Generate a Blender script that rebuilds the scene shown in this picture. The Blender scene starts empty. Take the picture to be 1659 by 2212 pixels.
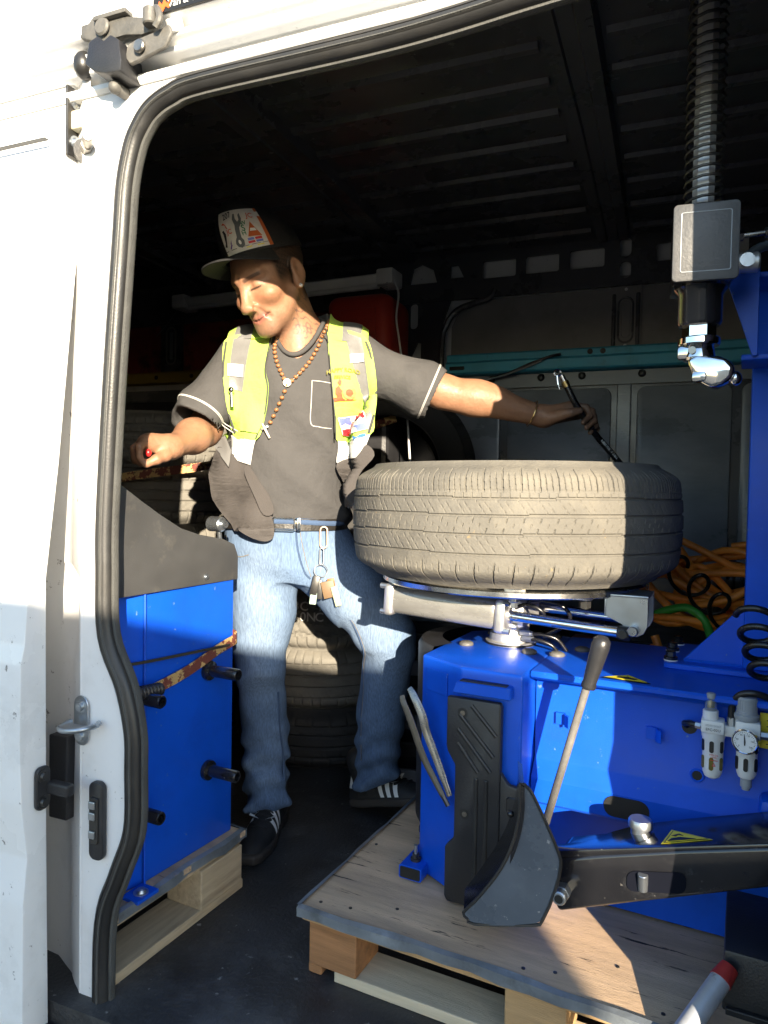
import bpy, bmesh, math, random
import numpy as np
from mathutils import Vector, Matrix
from mathutils.bvhtree import BVHTree
random.seed(7); np.random.seed(7)
SC = bpy.context.scene
COL = SC.collection
R = math.radians

# ------------------------------------------------------------------ camera
# X runs along the van (towards its cab), Y into the van, Z up; z = 0 is the cargo floor
cam_d = bpy.data.cameras.new("Camera"); cam = bpy.data.objects.new("Camera", cam_d); COL.objects.link(cam)
YAW, PITCH, ROLL = R(22), R(1.8), R(1.0)
fw = Vector((-math.sin(YAW)*math.cos(PITCH), math.cos(YAW)*math.cos(PITCH), -math.sin(PITCH)))
rt = Vector((math.cos(YAW), math.sin(YAW), 0)); up = rt.cross(fw)
rt, up = rt*math.cos(ROLL)+up*math.sin(ROLL), up*math.cos(ROLL)-rt*math.sin(ROLL)
cam.matrix_world = Matrix(((rt.x, up.x, -fw.x, 0), (rt.y, up.y, -fw.y, 0), (rt.z, up.z, -fw.z, .95), (0, 0, 0, 1)))
cam_d.sensor_fit = 'VERTICAL'; cam_d.sensor_height = 24; cam_d.lens = 1534/2212*24
cam_d.clip_start = .02; cam_d.clip_end = 800
SC.camera = cam

# ------------------------------------------------------------------ sky, sun, exposure
SUN_EL, SUN_AZ = R(15.3), R(34)          # low sun behind the photographer, to the right of the door's normal
w = bpy.data.worlds.new("World"); SC.world = w; w.use_nodes = True
nt = w.node_tree; bg = nt.nodes["Background"]
sky = nt.nodes.new("ShaderNodeTexSky"); sky.sky_type = 'NISHITA'; sky.sun_disc = False
sky.sun_elevation = SUN_EL; sky.altitude = 20; sky.air_density = 1.1; sky.dust_density = .4; sky.ozone_density = 2.0
to_sun = Vector((math.sin(SUN_AZ)*math.cos(SUN_EL), -math.cos(SUN_AZ)*math.cos(SUN_EL), math.sin(SUN_EL)))
sky.sun_rotation = math.atan2(to_sun.x, to_sun.y)
nt.links.new(sky.outputs[0], bg.inputs[0]); bg.inputs[1].default_value = .10
sd = bpy.data.lights.new("Sun", 'SUN'); so = bpy.data.objects.new("Sun", sd); COL.objects.link(so)
sd.energy = 3.9; sd.angle = R(.53); sd.color = (1, .86, .66)
so.rotation_euler = (-to_sun).to_track_quat('-Z', 'Y').to_euler()
SC.view_settings.view_transform = 'Standard'; SC.view_settings.look = 'None'
SC.view_settings.exposure = 2.1; SC.view_settings.gamma = 1
SC.view_settings.use_curve_mapping = False
try:
    SC.cycles.max_bounces = 8; SC.cycles.diffuse_bounces = 5
except Exception: pass

# ------------------------------------------------------------------ helpers
def tag(o, label=None, cat=None, group=None, kind=None):
    if label: o["label"] = label
    if cat: o["category"] = cat
    if group: o["group"] = group
    if kind: o["kind"] = kind
    return o

def thing(name, label, cat, loc=(0, 0, 0), rz=0, group=None):
    o = bpy.data.objects.new(name, None); COL.objects.link(o)
    o.location = loc; o.rotation_euler = (0, 0, rz); o.empty_display_size = .05
    return tag(o, label, cat, group)

def link_mesh(name, me, mat, parent=None):
    o = bpy.data.objects.new(name, me); COL.objects.link(o)
    if mat is not None and not me.materials: me.materials.append(mat)
    if parent is not None: o.parent = parent
    return o

def finish(me, smooth):
    if smooth:
        me.shade_smooth(); me.set_sharp_from_angle(angle=R(smooth if smooth > 1 else 38))

class MB:
    """collects shapes; build() links them as one mesh object"""
    def __init__(s): s.v = []; s.f = []
    def add(s, vs, fs):
        n = len(s.v); s.v += [tuple(p) for p in vs]; s.f += [tuple(i+n for i in f) for f in fs]; return s
    def bm(s, bm, M=None):
        bm.verts.ensure_lookup_table(); bm.verts.index_update()
        vs = [(M @ v.co if M else v.co)[:] for v in bm.verts]
        s.add(vs, [[v.index for v in f.verts] for f in bm.faces]); bm.free(); return s
    def box(s, c, d, bev=0, rot=None, seg=2):
        b = bmesh.new(); bmesh.ops.create_cube(b, size=1)
        for v in b.verts: v.co = Vector((v.co.x*d[0], v.co.y*d[1], v.co.z*d[2]))
        if bev: bmesh.ops.bevel(b, geom=b.edges[:], offset=bev, segments=seg, affect='EDGES', profile=.5)
        M = Matrix.Translation(c)
        if rot is not None:
            M = M @ (Matrix.Rotation(rot, 4, 'Z') if isinstance(rot, (int, float)) else rot.to_4x4())
        return s.bm(b, M)
    def cyl(s, p0, p1, r0, r1=None, n=20, cap=True, bev=0):
        p0, p1 = Vector(p0), Vector(p1); r1 = r0 if r1 is None else r1
        ax = (p1-p0); L = ax.length; q = ax.to_track_quat('Z', 'Y').to_matrix()
        prof = [(r0, 0), (r1, L)] if not bev else [(r0-bev, 0), (r0, bev), (r1, L-bev), (r1-bev, L)]
        return s.lathe(prof, n, M=Matrix.Translation(p0) @ q.to_4x4(), cap=cap)
    def lathe(s, prof, n=32, M=None, cap=False, a0=0, a1=2*math.pi):
        full = abs(a1-a0-2*math.pi) < 1e-6; k = n if full else n+1
        vs = []
        for r, z in prof:
            for i in range(k):
                a = a0+(a1-a0)*i/n; vs.append(Vector((r*math.cos(a), r*math.sin(a), z)))
        fs = []
        for j in range(len(prof)-1):
            for i in range(n):
                i2 = (i+1) % k
                fs.append((j*k+i, j*k+i2, (j+1)*k+i2, (j+1)*k+i))
        if cap:
            fs.append(tuple(reversed(range(k)))); fs.append(tuple((len(prof)-1)*k+i for i in range(k)))
        if M: vs = [M @ v for v in vs]
        return s.add(vs, fs)
    def tube(s, pts, r, n=8, closed=False, sub=6, cap=True):
        P = [Vector(p) for p in pts]
        if sub > 1 and len(P) > 2: P = catmull(P, sub, closed)
        m = len(P); rr = r if callable(r) else (lambda t: r)
        T = []
        for i in range(m):
            a = P[i-1] if (i > 0 or closed) else P[i]; b = P[(i+1) % m] if (i < m-1 or closed) else P[i]
            T.append((b-a).normalized())
        nrm = T[0].orthogonal().normalized(); vs = []
        for i in range(m):
            nrm = (nrm-T[i]*nrm.dot(T[i])).normalized(); bn = T[i].cross(nrm)
            ra = rr(i/max(1, m-1))
            for j in range(n):
                a = 2*math.pi*j/n; vs.append(P[i]+(nrm*math.cos(a)+bn*math.sin(a))*ra)
        fs = []
        for i in range(m if closed else m-1):
            i2 = (i+1) % m
            for j in range(n):
                j2 = (j+1) % n; fs.append((i*n+j, i*n+j2, i2*n+j2, i2*n+j))
        if cap and not closed:
            fs.append(tuple(reversed(range(n)))); fs.append(tuple((m-1)*n+j for j in range(n)))
        return s.add(vs, fs)
    def prism(s, out, f, th, bev=0, seg=1):
        """outline (a,b) extruded along c by th; f maps (a,b,c) to a point"""
        b = bmesh.new()
        vs = [b.verts.new((x, y, 0)) for x, y in out]; fc = b.faces.new(vs)
        r = bmesh.ops.extrude_face_region(b, geom=[fc])
        for e in r['geom']:
            if isinstance(e, bmesh.types.BMVert): e.co.z += th
        if bev: bmesh.ops.bevel(b, geom=b.edges[:], offset=bev, segments=seg, affect='EDGES', profile=.5)
        bmesh.ops.recalc_face_normals(b, faces=b.faces[:])
        b.verts.ensure_lookup_table(); b.verts.index_update()
        s.add([f(*v.co) for v in b.verts], [[v.index for v in q.verts] for q in b.faces]); b.free(); return s
    def ball(s, c, r, n=12, m=8):
        rx = (r, r, r) if isinstance(r, (int, float)) else r
        prof = [(math.sin(math.pi*i/m), -math.cos(math.pi*i/m)) for i in range(m+1)]
        prof[0] = (1e-4, -1); prof[-1] = (1e-4, 1)
        M = Matrix.Translation(c) @ Matrix.Diagonal((*rx, 1))
        return s.lathe(prof, n, M=M)
    def mesh(s, name="m", smooth=0):
        me = bpy.data.meshes.new(name); me.from_pydata(s.v, [], s.f); me.validate()
        b = bmesh.new(); b.from_mesh(me); bmesh.ops.recalc_face_normals(b, faces=b.faces[:]); b.to_mesh(me); b.free()
        finish(me, smooth); return me
    def build(s, name, mat, parent=None, smooth=0):
        return link_mesh(name, s.mesh(name, smooth), mat, parent)

def catmull(P, sub, closed=False):
    m = len(P); out = []
    for i in range(m if closed else m-1):
        p0 = P[i-1] if (i > 0 or closed) else P[i]*2-P[i+1]
        p1, p2 = P[i], P[(i+1) % m]
        p3 = P[(i+2) % m] if (i+2 < m or closed) else p2*2-p1
        for k in range(sub):
            t = k/sub
            out.append(.5*((2*p1)+(p2-p0)*t+(2*p0-5*p1+4*p2-p3)*t*t+(3*p1-p0-3*p2+p3)*t**3))
    if not closed: out.append(P[-1].copy())
    return out

def rrect(x0, y0, x1, y1, r, n=5):
    out = []
    for cx, cy, a in ((x1-r, y1-r, 0), (x0+r, y1-r, 90), (x0+r, y0+r, 180), (x1-r, y0+r, 270)):
        for i in range(n+1):
            t = R(a+90*i/n); out.append((cx+r*math.cos(t), cy+r*math.sin(t)))
    return out

def curve_mesh(loops, ext=0, bev=0):
    """flat filled outline with holes -> mesh (thickness 2*ext, along local z)"""
    cu = bpy.data.curves.new("c", 'CURVE'); cu.dimensions = '2D'; cu.fill_mode = 'BOTH'
    cu.extrude = ext; cu.bevel_depth = bev
    for lp in loops:
        sp = cu.splines.new('POLY'); sp.points.add(len(lp)-1); sp.use_cyclic_u = True
        for p, q in zip(sp.points, lp): p.co = (q[0], q[1], 0, 1)
    o = bpy.data.objects.new("c", cu); COL.objects.link(o)
    bpy.context.view_layer.update()
    me = bpy.data.meshes.new_from_object(o.evaluated_get(bpy.context.evaluated_depsgraph_get()))
    bpy.data.objects.remove(o); bpy.data.curves.remove(cu)
    return me

def text_mesh(txt, size, ext=0, bold=0, spacing=1.0):
    cu = bpy.data.curves.new("t", 'FONT'); cu.body = txt; cu.size = size; cu.align_x = 'CENTER'; cu.align_y = 'CENTER'
    cu.extrude = ext; cu.offset = bold; cu.space_character = spacing; cu.resolution_u = 3
    o = bpy.data.objects.new("t", cu); COL.objects.link(o); bpy.context.view_layer.update()
    me = bpy.data.meshes.new_from_object(o.evaluated_get(bpy.context.evaluated_depsgraph_get()))
    bpy.data.objects.remove(o); bpy.data.curves.remove(cu)
    return me

def mapped(name, me, f, mat, parent=None, smooth=0, cuts=0):
    """a flat mesh carried onto a surface by f(a,b,c)"""
    if cuts:
        b = bmesh.new(); b.from_mesh(me); bmesh.ops.triangulate(b, faces=b.faces[:])
        bmesh.ops.subdivide_edges(b, edges=b.edges[:], cuts=cuts, use_grid_fill=True); b.to_mesh(me); b.free()
    for v in me.vertices: v.co = f(*v.co)
    me.update(); me.materials.clear(); finish(me, smooth)
    me.name = name
    return link_mesh(name, me, mat, parent)

def plate(name, loops, f, th, mat, parent=None, smooth=0):
    me = curve_mesh(loops, th/2)
    return mapped(name, me, f, mat, parent, smooth)

def dup(o, parent=None, name=None, M=None):
    c = o.copy(); COL.objects.link(c)
    if name: c.name = name
    c.parent = parent if parent is not None else o.parent
    if M is not None: c.matrix_basis = M
    return c
# ------------------------------------------------------------------ materials
def mat(name, col, rough=.5, metal=0, var=.15, vs=6, bump=0, bs=90, dirt=None, damt=.35, ds=4, dsharp=.12,
        stretch=(1, 1, 1), spec=.5, coat=0, rvar=.12, attr=None, alpha=None, trans=0, sss=0, dirt2=None, d2amt=.3, d2s=30, emis=0, bstretch=None, bdist=.004):
    m = bpy.data.materials.new(name); m.use_nodes = True; t = m.node_tree; L = t.links.new
    p = t.nodes["Principled BSDF"]; N = t.nodes.new
    tc = N("ShaderNodeTexCoord"); mp = N("ShaderNodeMapping"); mp.inputs["Scale"].default_value = stretch
    L(tc.outputs["Object"], mp.inputs[0])
    n1 = N("ShaderNodeTexNoise"); n1.inputs["Scale"].default_value = vs; n1.inputs["Detail"].default_value = 8; n1.inputs["Roughness"].default_value = .62
    L(mp.outputs[0], n1.inputs[0])
    mr = N("ShaderNodeMapRange"); mr.inputs[1].default_value = .28; mr.inputs[2].default_value = .72
    mr.inputs[3].default_value = 1-var; mr.inputs[4].default_value = 1+var; L(n1.outputs[0], mr.inputs[0])
    hs = N("ShaderNodeHueSaturation"); L(mr.outputs[0], hs.inputs["Value"])
    if attr:
        at = N("ShaderNodeAttribute"); at.attribute_name = attr; L(at.outputs["Color"], hs.inputs["Color"])
    else: hs.inputs["Color"].default_value = (*col, 1)
    c = hs.outputs[0]
    def layer(c, dcol, amt, sc, sharp, seed):
        n = N("ShaderNodeTexNoise"); n.inputs["Scale"].default_value = sc; n.inputs["Detail"].default_value = 9; n.inputs["Roughness"].default_value = .68
        ad = N("ShaderNodeVectorMath"); ad.operation = 'ADD'; ad.inputs[1].default_value = (seed, seed*1.7, 3.1)
        L(mp.outputs[0], ad.inputs[0]); L(ad.outputs[0], n.inputs[0])
        r = N("ShaderNodeMapRange"); th = .62-.3*amt
        r.inputs[1].default_value = th; r.inputs[2].default_value = th+sharp; L(n.outputs[0], r.inputs[0])
        x = N("ShaderNodeMix"); x.data_type = 'RGBA'; L(r.outputs[0], x.inputs[0]); L(c, x.inputs[6]); x.inputs[7].default_value = (*dcol, 1)
        return x.outputs[2]
    if dirt: c = layer(c, dirt, damt, ds, dsharp, 11.3)
    if dirt2: c = layer(c, dirt2, d2amt, d2s, .05, 27.7)
    L(c, p.inputs["Base Color"])
    rr = N("ShaderNodeMapRange"); rr.inputs[1].default_value = .3; rr.inputs[2].default_value = .7
    rr.inputs[3].default_value = max(.03, rough-rvar); rr.inputs[4].default_value = min(1, rough+rvar); L(n1.outputs[0], rr.inputs[0])
    L(rr.outputs[0], p.inputs["Roughness"])
    p.inputs["Metallic"].default_value = metal; p.inputs["Specular IOR Level"].default_value = spec
    p.inputs["Coat Weight"].default_value = coat; p.inputs["Coat Roughness"].default_value = .12
    if trans: p.inputs["Transmission Weight"].default_value = trans
    if sss:
        p.inputs["Subsurface Weight"].default_value = sss; p.inputs["Subsurface Radius"].default_value = (.012, .004, .002); p.inputs["Subsurface Scale"].default_value = 1
    if bump:
        nb = N("ShaderNodeTexNoise"); nb.inputs["Scale"].default_value = bs; nb.inputs["Detail"].default_value = 5
        if bstretch:
            m2 = N("ShaderNodeMapping"); m2.inputs["Scale"].default_value = bstretch; L(tc.outputs["Object"], m2.inputs[0]); L(m2.outputs[0], nb.inputs[0])
        else: L(mp.outputs[0], nb.inputs[0])
        b = N("ShaderNodeBump"); b.inputs["Strength"].default_value = bump; b.inputs["Distance"].default_value = bdist
        L(nb.outputs[0], b.inputs["Height"]); L(b.outputs[0], p.inputs["Normal"])
    return m

W = mat("white_paint", (.78, .78, .77), .28, var=.04, vs=3, coat=.4, dirt=(.60, .59, .57), damt=.22, ds=5, dsharp=.3, dirt2=(.22, .21, .2), d2amt=-.08, d2s=45)
W_JAMB = mat("white_jamb_paint", (.74, .74, .74), .35, var=.05, vs=4, coat=.2, dirt=(.54, .52, .49), damt=.3, ds=5, dsharp=.35, dirt2=(.16, .15, .14), d2amt=-.06, d2s=42)
RUBBER = mat("seal_rubber", (.022, .0215, .021), .42, var=.25, vs=7, bump=.08, bs=300, dirt=(.055, .05, .042), damt=.3, ds=6, dsharp=.4)
RUB_GREY = mat("seal_flock", (.07, .07, .065), .75, var=.25, vs=20, bump=.4, bs=400)
BLACKP = mat("black_plastic", (.022, .022, .024), .42, var=.25, vs=10, bump=.15, bs=260)
BLACK_STEEL = mat("black_gloss_steel", (.012, .012, .014), .22, var=.3, vs=6, coat=.6, dirt=(.06, .06, .06), damt=.15, ds=20, dsharp=.3, bump=.08, bs=140, dirt2=(.35, .33, .3), d2amt=-.17, d2s=90)
INTERIOR = mat("interior_black_paint", (.062, .062, .070), .28, var=.45, vs=3, dirt=(.10, .10, .11), damt=.3, ds=3, dsharp=.4, bump=.12, bs=60)
PANEL = mat("wall_panel_grey", (.20, .21, .23), .30, var=.35, vs=2.5, dirt=(.30, .31, .33), damt=.28, ds=2.6, dsharp=.35, stretch=(1, 1, 2.2), bump=.1, bs=70, dirt2=(.3, .3, .3), d2amt=-.13, d2s=60)
PANEL_UP = mat("upper_panel_grey", (.22, .21, .20), .55, var=.25, vs=3, dirt=(.1, .09, .08), damt=.3, ds=5, dsharp=.4)
FLOORM = mat("rubber_floor_mat", (.030, .030, .031), .5, var=.5, vs=5, bump=.5, bs=120, dirt=(.12, .12, .12), damt=.42, ds=5, dsharp=.35, dirt2=(.26, .25, .23), d2amt=-.09, d2s=38)
TEAL = mat("teal_rail_paint", (.06, .42, .60), .45, var=.15, vs=6, dirt=(.02, .09, .12), damt=.25, ds=9, dsharp=.3)
YELLOWR = mat("ochre_rail_paint", (.35, .26, .06), .5, var=.2, vs=6)
REDW = mat("red_wall_paint", (.30, .06, .05), .5, var=.25, vs=5, dirt=(.04, .012, .01), damt=.3, ds=6)
REDP = mat("red_plastic", (.50, .05, .032), .42, var=.15, vs=6, dirt=(.08, .02, .015), damt=.3, ds=8, dsharp=.3)
BLUE = mat("blue_powder_coat", (.005, .085, .60), .38, var=.10, vs=7, spec=.28, coat=0, bump=.22, bs=420, dirt=(.010, .05, .36), damt=.26, ds=4, dsharp=.4, dirt2=(.12, .2, .45), d2amt=-.10, d2s=60, rvar=.10, bdist=.001)
GREYHOOD = mat("grey_textured_hood", (.052, .052, .052), .6, var=.14, vs=7, bump=.4, bs=500, dirt=(.14, .13, .11), damt=.12, ds=11, dsharp=.3, bdist=.001)
STEEL = mat("bright_steel", (.62, .62, .6), .24, metal=1, var=.12, vs=14, rvar=.12, bump=.05, bs=200)
CHROME = mat("chrome", (.8, .8, .78), .09, metal=1, var=.08, vs=20, rvar=.05, dirt=(.35, .22, .1), damt=.05, ds=35, dsharp=.15)
ALU = mat("cast_aluminium", (.7, .69, .66), .42, metal=.85, var=.1, vs=14, rvar=.1, bump=.15, bs=150)
ZINC = mat("zinc_plated", (.42, .45, .48), .34, metal=.9, var=.15, vs=10, rvar=.12)
DARKMETAL = mat("dark_metal", (.07, .068, .065), .38, metal=.7, var=.3, vs=12)
IRONM = mat("bare_iron", (.30, .28, .25), .35, metal=1, var=.3, vs=18, rvar=.15, dirt=(.16, .11, .07), damt=.2, ds=22, dsharp=.2)
RUSTY = mat("greasy_bracket", (.12, .115, .105), .6, metal=.3, var=.35, vs=18, bump=.3, bs=120, dirt=(.3, .27, .22), damt=.2, ds=16, dsharp=.3)
SILVERTAPE = mat("wrapped_cylinder", (.24, .235, .22), .3, metal=.35, var=.2, vs=9, stretch=(1, 1, 3), coat=.5, bump=.12, bs=60, rvar=.15)
TAN_TYRE = mat("dusty_tread_rubber", (.135, .126, .108), .82, var=.16, vs=9, bump=.35, bs=160, dirt=(.22, .20, .16), damt=.38, ds=8, dsharp=.3, dirt2=(.24, .18, .10), d2amt=-.12, d2s=28, spec=.25, rvar=.08)
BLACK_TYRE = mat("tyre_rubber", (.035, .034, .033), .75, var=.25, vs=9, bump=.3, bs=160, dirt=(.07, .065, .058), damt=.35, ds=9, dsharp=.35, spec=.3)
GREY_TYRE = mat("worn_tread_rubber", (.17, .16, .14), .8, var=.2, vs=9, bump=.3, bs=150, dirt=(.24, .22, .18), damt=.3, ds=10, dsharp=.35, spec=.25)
PLY = mat("plywood_deck", (.58, .41, .26), .7, var=.28, vs=4, stretch=(.55, 5, 5), bump=.35, bs=60, bstretch=(1, 14, 14), dirt=(.30, .225, .16), damt=.52, ds=2.6, dsharp=.3, dirt2=(.035, .03, .028), d2amt=.06, d2s=12, spec=.25)
PINE = mat("pine_block", (.46, .30, .15), .7, var=.25, vs=5, stretch=(.8, 8, 8), bump=.35, bs=50, bstretch=(1.5, 16, 16), dirt=(.25, .15, .07), damt=.25, ds=4, dsharp=.3, spec=.25)
PINE_RED = mat("red_pine_block", (.33, .165, .075), .7, var=.3, vs=5, stretch=(.8, 9, 9), bump=.35, bs=50, bstretch=(1.5, 16, 16), dirt=(.14, .075, .035), damt=.3, ds=4, dsharp=.25, spec=.25)
PINE_PALE = mat("pale_pine_board", (.58, .50, .36), .7, var=.2, vs=5, stretch=(.7, 9, 9), bump=.35, bs=50, bstretch=(1.5, 16, 16), dirt=(.2, .17, .13), damt=.18, ds=5, dsharp=.2, spec=.25)
PINE_DULL = mat("dull_pine_board", (.46, .36, .235), .7, var=.25, vs=5, stretch=(9, .8, 9), bump=.35, bs=50, bstretch=(16, 1.5, 16), dirt=(.17, .12, .075), damt=.3, ds=4, dsharp=.3, spec=.25)
EDGE = mat("galvanised_edge", (.23, .26, .29), .45, metal=.55, var=.35, vs=10, dirt=(.09, .095, .1), damt=.35, ds=14, dsharp=.3, bump=.4, bs=35)
WHITEP = mat("white_plastic", (.72, .72, .70), .4, var=.04, vs=6)
LGREY = mat("light_grey_plastic", (.30, .32, .34), .45, var=.06)
GLASSP = mat("clear_plastic", (.8, .85, .85), .08, var=.02, trans=.85)
FIXT = mat("lamp_housing_white", (.75, .75, .72), .5, var=.1, vs=8)
ORANGE = mat("orange_hose", (.92, .30, .04), .42, var=.2, vs=14, dirt=(.4, .09, .015), damt=.2, ds=18, dsharp=.3)
GREENH = mat("green_hose", (.05, .38, .05), .4, var=.2, vs=14)
HOSEB = mat("black_hose", (.012, .012, .013), .28, var=.2, vs=14)
YELLOWL = mat("warning_yellow", (.75, .62, .03), .5, var=.05)
INK = mat("black_print", (.012, .012, .012), .5, var=.05)
WHITEINK = mat("white_print", (.75, .75, .74), .55, var=.05)
REDINK = mat("red_print", (.6, .03, .02), .5, var=.05)
CHALK = mat("paint_marker_white", (.7, .68, .62), .8, var=.25, vs=60)
ORANGEINK = mat("orange_print", (.75, .12, .02), .5, var=.05)
CAMO = mat("camouflage_webbing", (.55, .36, .14), .8, var=.12, vs=30, bump=.5, bs=350, dirt=(.17, .045, .03), damt=.42, ds=34, dsharp=.02, dirt2=(.035, .03, .028), d2amt=.10, d2s=52)
ASPH = mat("worn_asphalt_yard", (.085, .083, .08), .85, var=.15, vs=30, bump=.6, bs=120, dirt=(.06, .06, .06), damt=.4, ds=2)
CONC = mat("shade_wall_concrete", (.36, .35, .33), .8, var=.12, vs=4, bump=.3, bs=60)
# ------------------------------------------------------------------ ground outside
g = MB(); g.add([(-300, -300, -.62), (300, -300, -.62), (300, 300, -.62), (-300, 300, -.62)], [(0, 1, 2, 3)])
tag(g.build("ground", ASPH), kind="structure")
# unseen wall added to cast the lower shade; it ends to leave the sun strip
gw = MB(); gw.box((.99, -2.3, .58), (2.37, .2, 2.40), .01)
lw = tag(gw.build("added_shade_wall", CONC), "added unseen stub of grey concrete wall that shades the door sill", "wall")

# ------------------------------------------------------------------ the van
van = thing("cargo_van", "white cargo van with open sliding door and bare black interior", "van")
IX = lambda a, b, c: (a, c, b)                       # outlines drawn in the (X, Z) plane, depth along Y
MB().box((-.6, 1.88, -.03), (4.6, 1.84, .06)).build("floor", FLOORM, van)
MB().box((-.6, .94, -.09), (4.6, .03, .11), .006).build("sill", BLACKP, van)

LEFT = [(-.938, -.06), (-.934, .142), (-.902, .236), (-.868, .328), (-.866, .44), (-.868, .51), (-.889, .592), (-.93, .68), (-.935, .80), (-.934, .906), (-.919, 1.154), (-.901, 1.38)]
CORNER = [(-.893, 1.476), (-.878, 1.537), (-.862, 1.566), (-.841, 1.588), (-.805, 1.603), (-.739, 1.612)]
RIGHT = [(-.45, 1.611), (-.32, 1.615), (-.20, 1.624), (-.06, 1.632), (.06, 1.631), (.125, 1.607), (.16, 1.555), (.172, 1.48), (.176, 1.2), (.176, .62), (.16, .50), (.147, .40), (.143, -.06)]
OPEN = LEFT+CORNER+RIGHT
op3 = [Vector((x, 0, z)) for x, z in OPEN]
def offset_path(P, d):
    out = []
    for i, p in enumerate(P):
        a, b = P[max(0, i-1)], P[min(len(P)-1, i+1)]; t = (b-a).normalized(); out.append(p+Vector((-t.z, 0, t.x))*d)
    return out
PATH = catmull(op3, 5)
def ribbon(prof, name, m, smooth=50):
    """sweeps (offset outward from the opening, Y) profile along the opening"""
    b = MB(); rows = [offset_path(PATH, d) for d, y in prof]; n = len(PATH); vs = []
    for (d, y), row in zip(prof, rows): vs += [(p.x, y, p.z) for p in row]
    fs = [(j*n+i, j*n+i+1, (j+1)*n+i+1, (j+1)*n+i) for j in range(len(prof)-1) for i in range(n-1)]
    return b.add(vs, fs).build(name, m, van, smooth)
ribbon([(0, 1.006), (-.002, 1.0), (0, .995), (.004, .990), (.0075, .9885), (.0085, .991), (.0095, .9885), (.014, .9865), (.0185, .9865), (.0195, .989), (.0205, .987), (.025, .989), (.029, .994), (.030, 1.0)], "door_seal", RUBBER)
ribbon([(.0105, .988), (.0115, .9855), (.013, .9855), (.014, .988)], "seal_lip", RUB_GREY)
ribbon([(-.002, 1.020), (-.006, 1.016), (-.008, 1.010), (-.006, 1.003), (0.001, 1.002)], "inner_trim", RUB_GREY)
# jamb: flat flange round the opening, recessed facets towards the door
so_ = [(p.x, p.z) for p in offset_path(PATH, .026)]
cut = [q for q in so_ if q[0] < -.6]
jo = [(-.995, -.06)]+[q for q in cut]+[(.3, 1.650), (.3, 1.66), (-.995, 1.66)]
plate("jamb_face", [jo], lambda a, b, c: (a, 1.002+c, b), .012, W_JAMB, van)
zs = [-.6, -.06, .10, .22, .36, .5, .62, .70, .78, .80, .98, 1.0, 1.3, 1.5, 1.6, 1.72]
b = MB(); prof = []
for z in zs:
    k = 1 if .66 < z < .79 else 0
    prof.append([(-.985, .999), (-1.0, .996), (-1.012, 1.004), (-1.05-.006*math.sin(z*9), 1.028+.02*k), (-1.062, 1.036+.02*k), (-1.085, 1.046+.012*k), (-1.12, 1.062), (-1.36, 1.085)])
n = len(prof[0])
b.add([(x, y, z) for z, pr in zip(zs, prof) for x, y in pr], [(j*n+i, j*n+i+1, (j+1)*n+i+1, (j+1)*n+i) for j in range(len(zs)-1) for i in range(n-1)])
b.build("jamb_recess", W_JAMB, van, 40)
MB().box((-2.25, 1.16, .6), (1.4, .04, 2.3)).build("rear_side_panel", W_JAMB, van)
MB().box((-2.03, 1.20, .8), (1.8, .02, 2.1)).build("inner_side_lining", INTERIOR, van)
# right-hand body beyond the opening
ro = [(.155, -.6), (.155, .40), (.168, .5), (.186, .62), (.187, 1.2), (.183, 1.49), (.17, 1.57), (.13, 1.64), (.13, 1.68), (1.75, 1.68), (1.75, -.6)]
plate("front_side_panel", [ro], lambda a, b, c: (a, 1.0+c, b), .05, W, van)
MB().box((-.6, .985, -.34), (4.6, .03, .48), .004).build("sill_panel", W, van)

def extr(prof, x0, x1, name, m, smooth=35, parent=None):
    k = len(prof); vs = [(x0, y, z) for y, z in prof]+[(x1, y, z) for y, z in prof]
    return MB().add(vs, [(i, i+1, k+i+1, k+i) for i in range(k-1)]).build(name, m, parent or van, smooth)
hd = [(1.03, 1.640), (.992, 1.640), (.986, 1.646), (.985, 1.655), (.988, 1.658), (1.012, 1.661), (1.016, 1.664), (1.016, 1.682), (1.012, 1.685), (.992, 1.686), (.988, 1.689), (.987, 1.697), (.991, 1.70),
      (1.01, 1.702), (1.012, 1.706), (1.010, 1.709), (.984, 1.710), (.980, 1.713), (.979, 1.722), (.983, 1.725), (1.05, 1.727), (1.055, 1.732), (1.052, 1.746), (1.04, 1.749), (.983, 1.751), (.976, 1.756), (.974, 1.79), (.985, 1.85), (1.03, 1.91), (1.2, 1.955), (1.9, 1.975), (2.6, 1.955), (2.78, 1.90), (2.83, 1.7), (2.84, -.6)]
hd = [(y, 1.64+(z-1.64)*.80 if 1.64 < z < 1.80 else z) for y, z in hd]
extr(hd, -2.95, 1.75, "roof_and_header", W, 30)
extr([(1.010, 1.6625), (1.0135, 1.6625), (1.0135, 1.671), (1.010, 1.671)], -.8, 1.7, "track_channel", W_JAMB)
MB().box((-2.95, 1.9, .68), (.04, 1.9, 2.56)).build("rear_end_wall", INTERIOR, van)
MB().box((1.73, 1.9, .68), (.04, 1.9, 2.56)).build("front_end_wall", INTERIOR, van)

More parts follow.
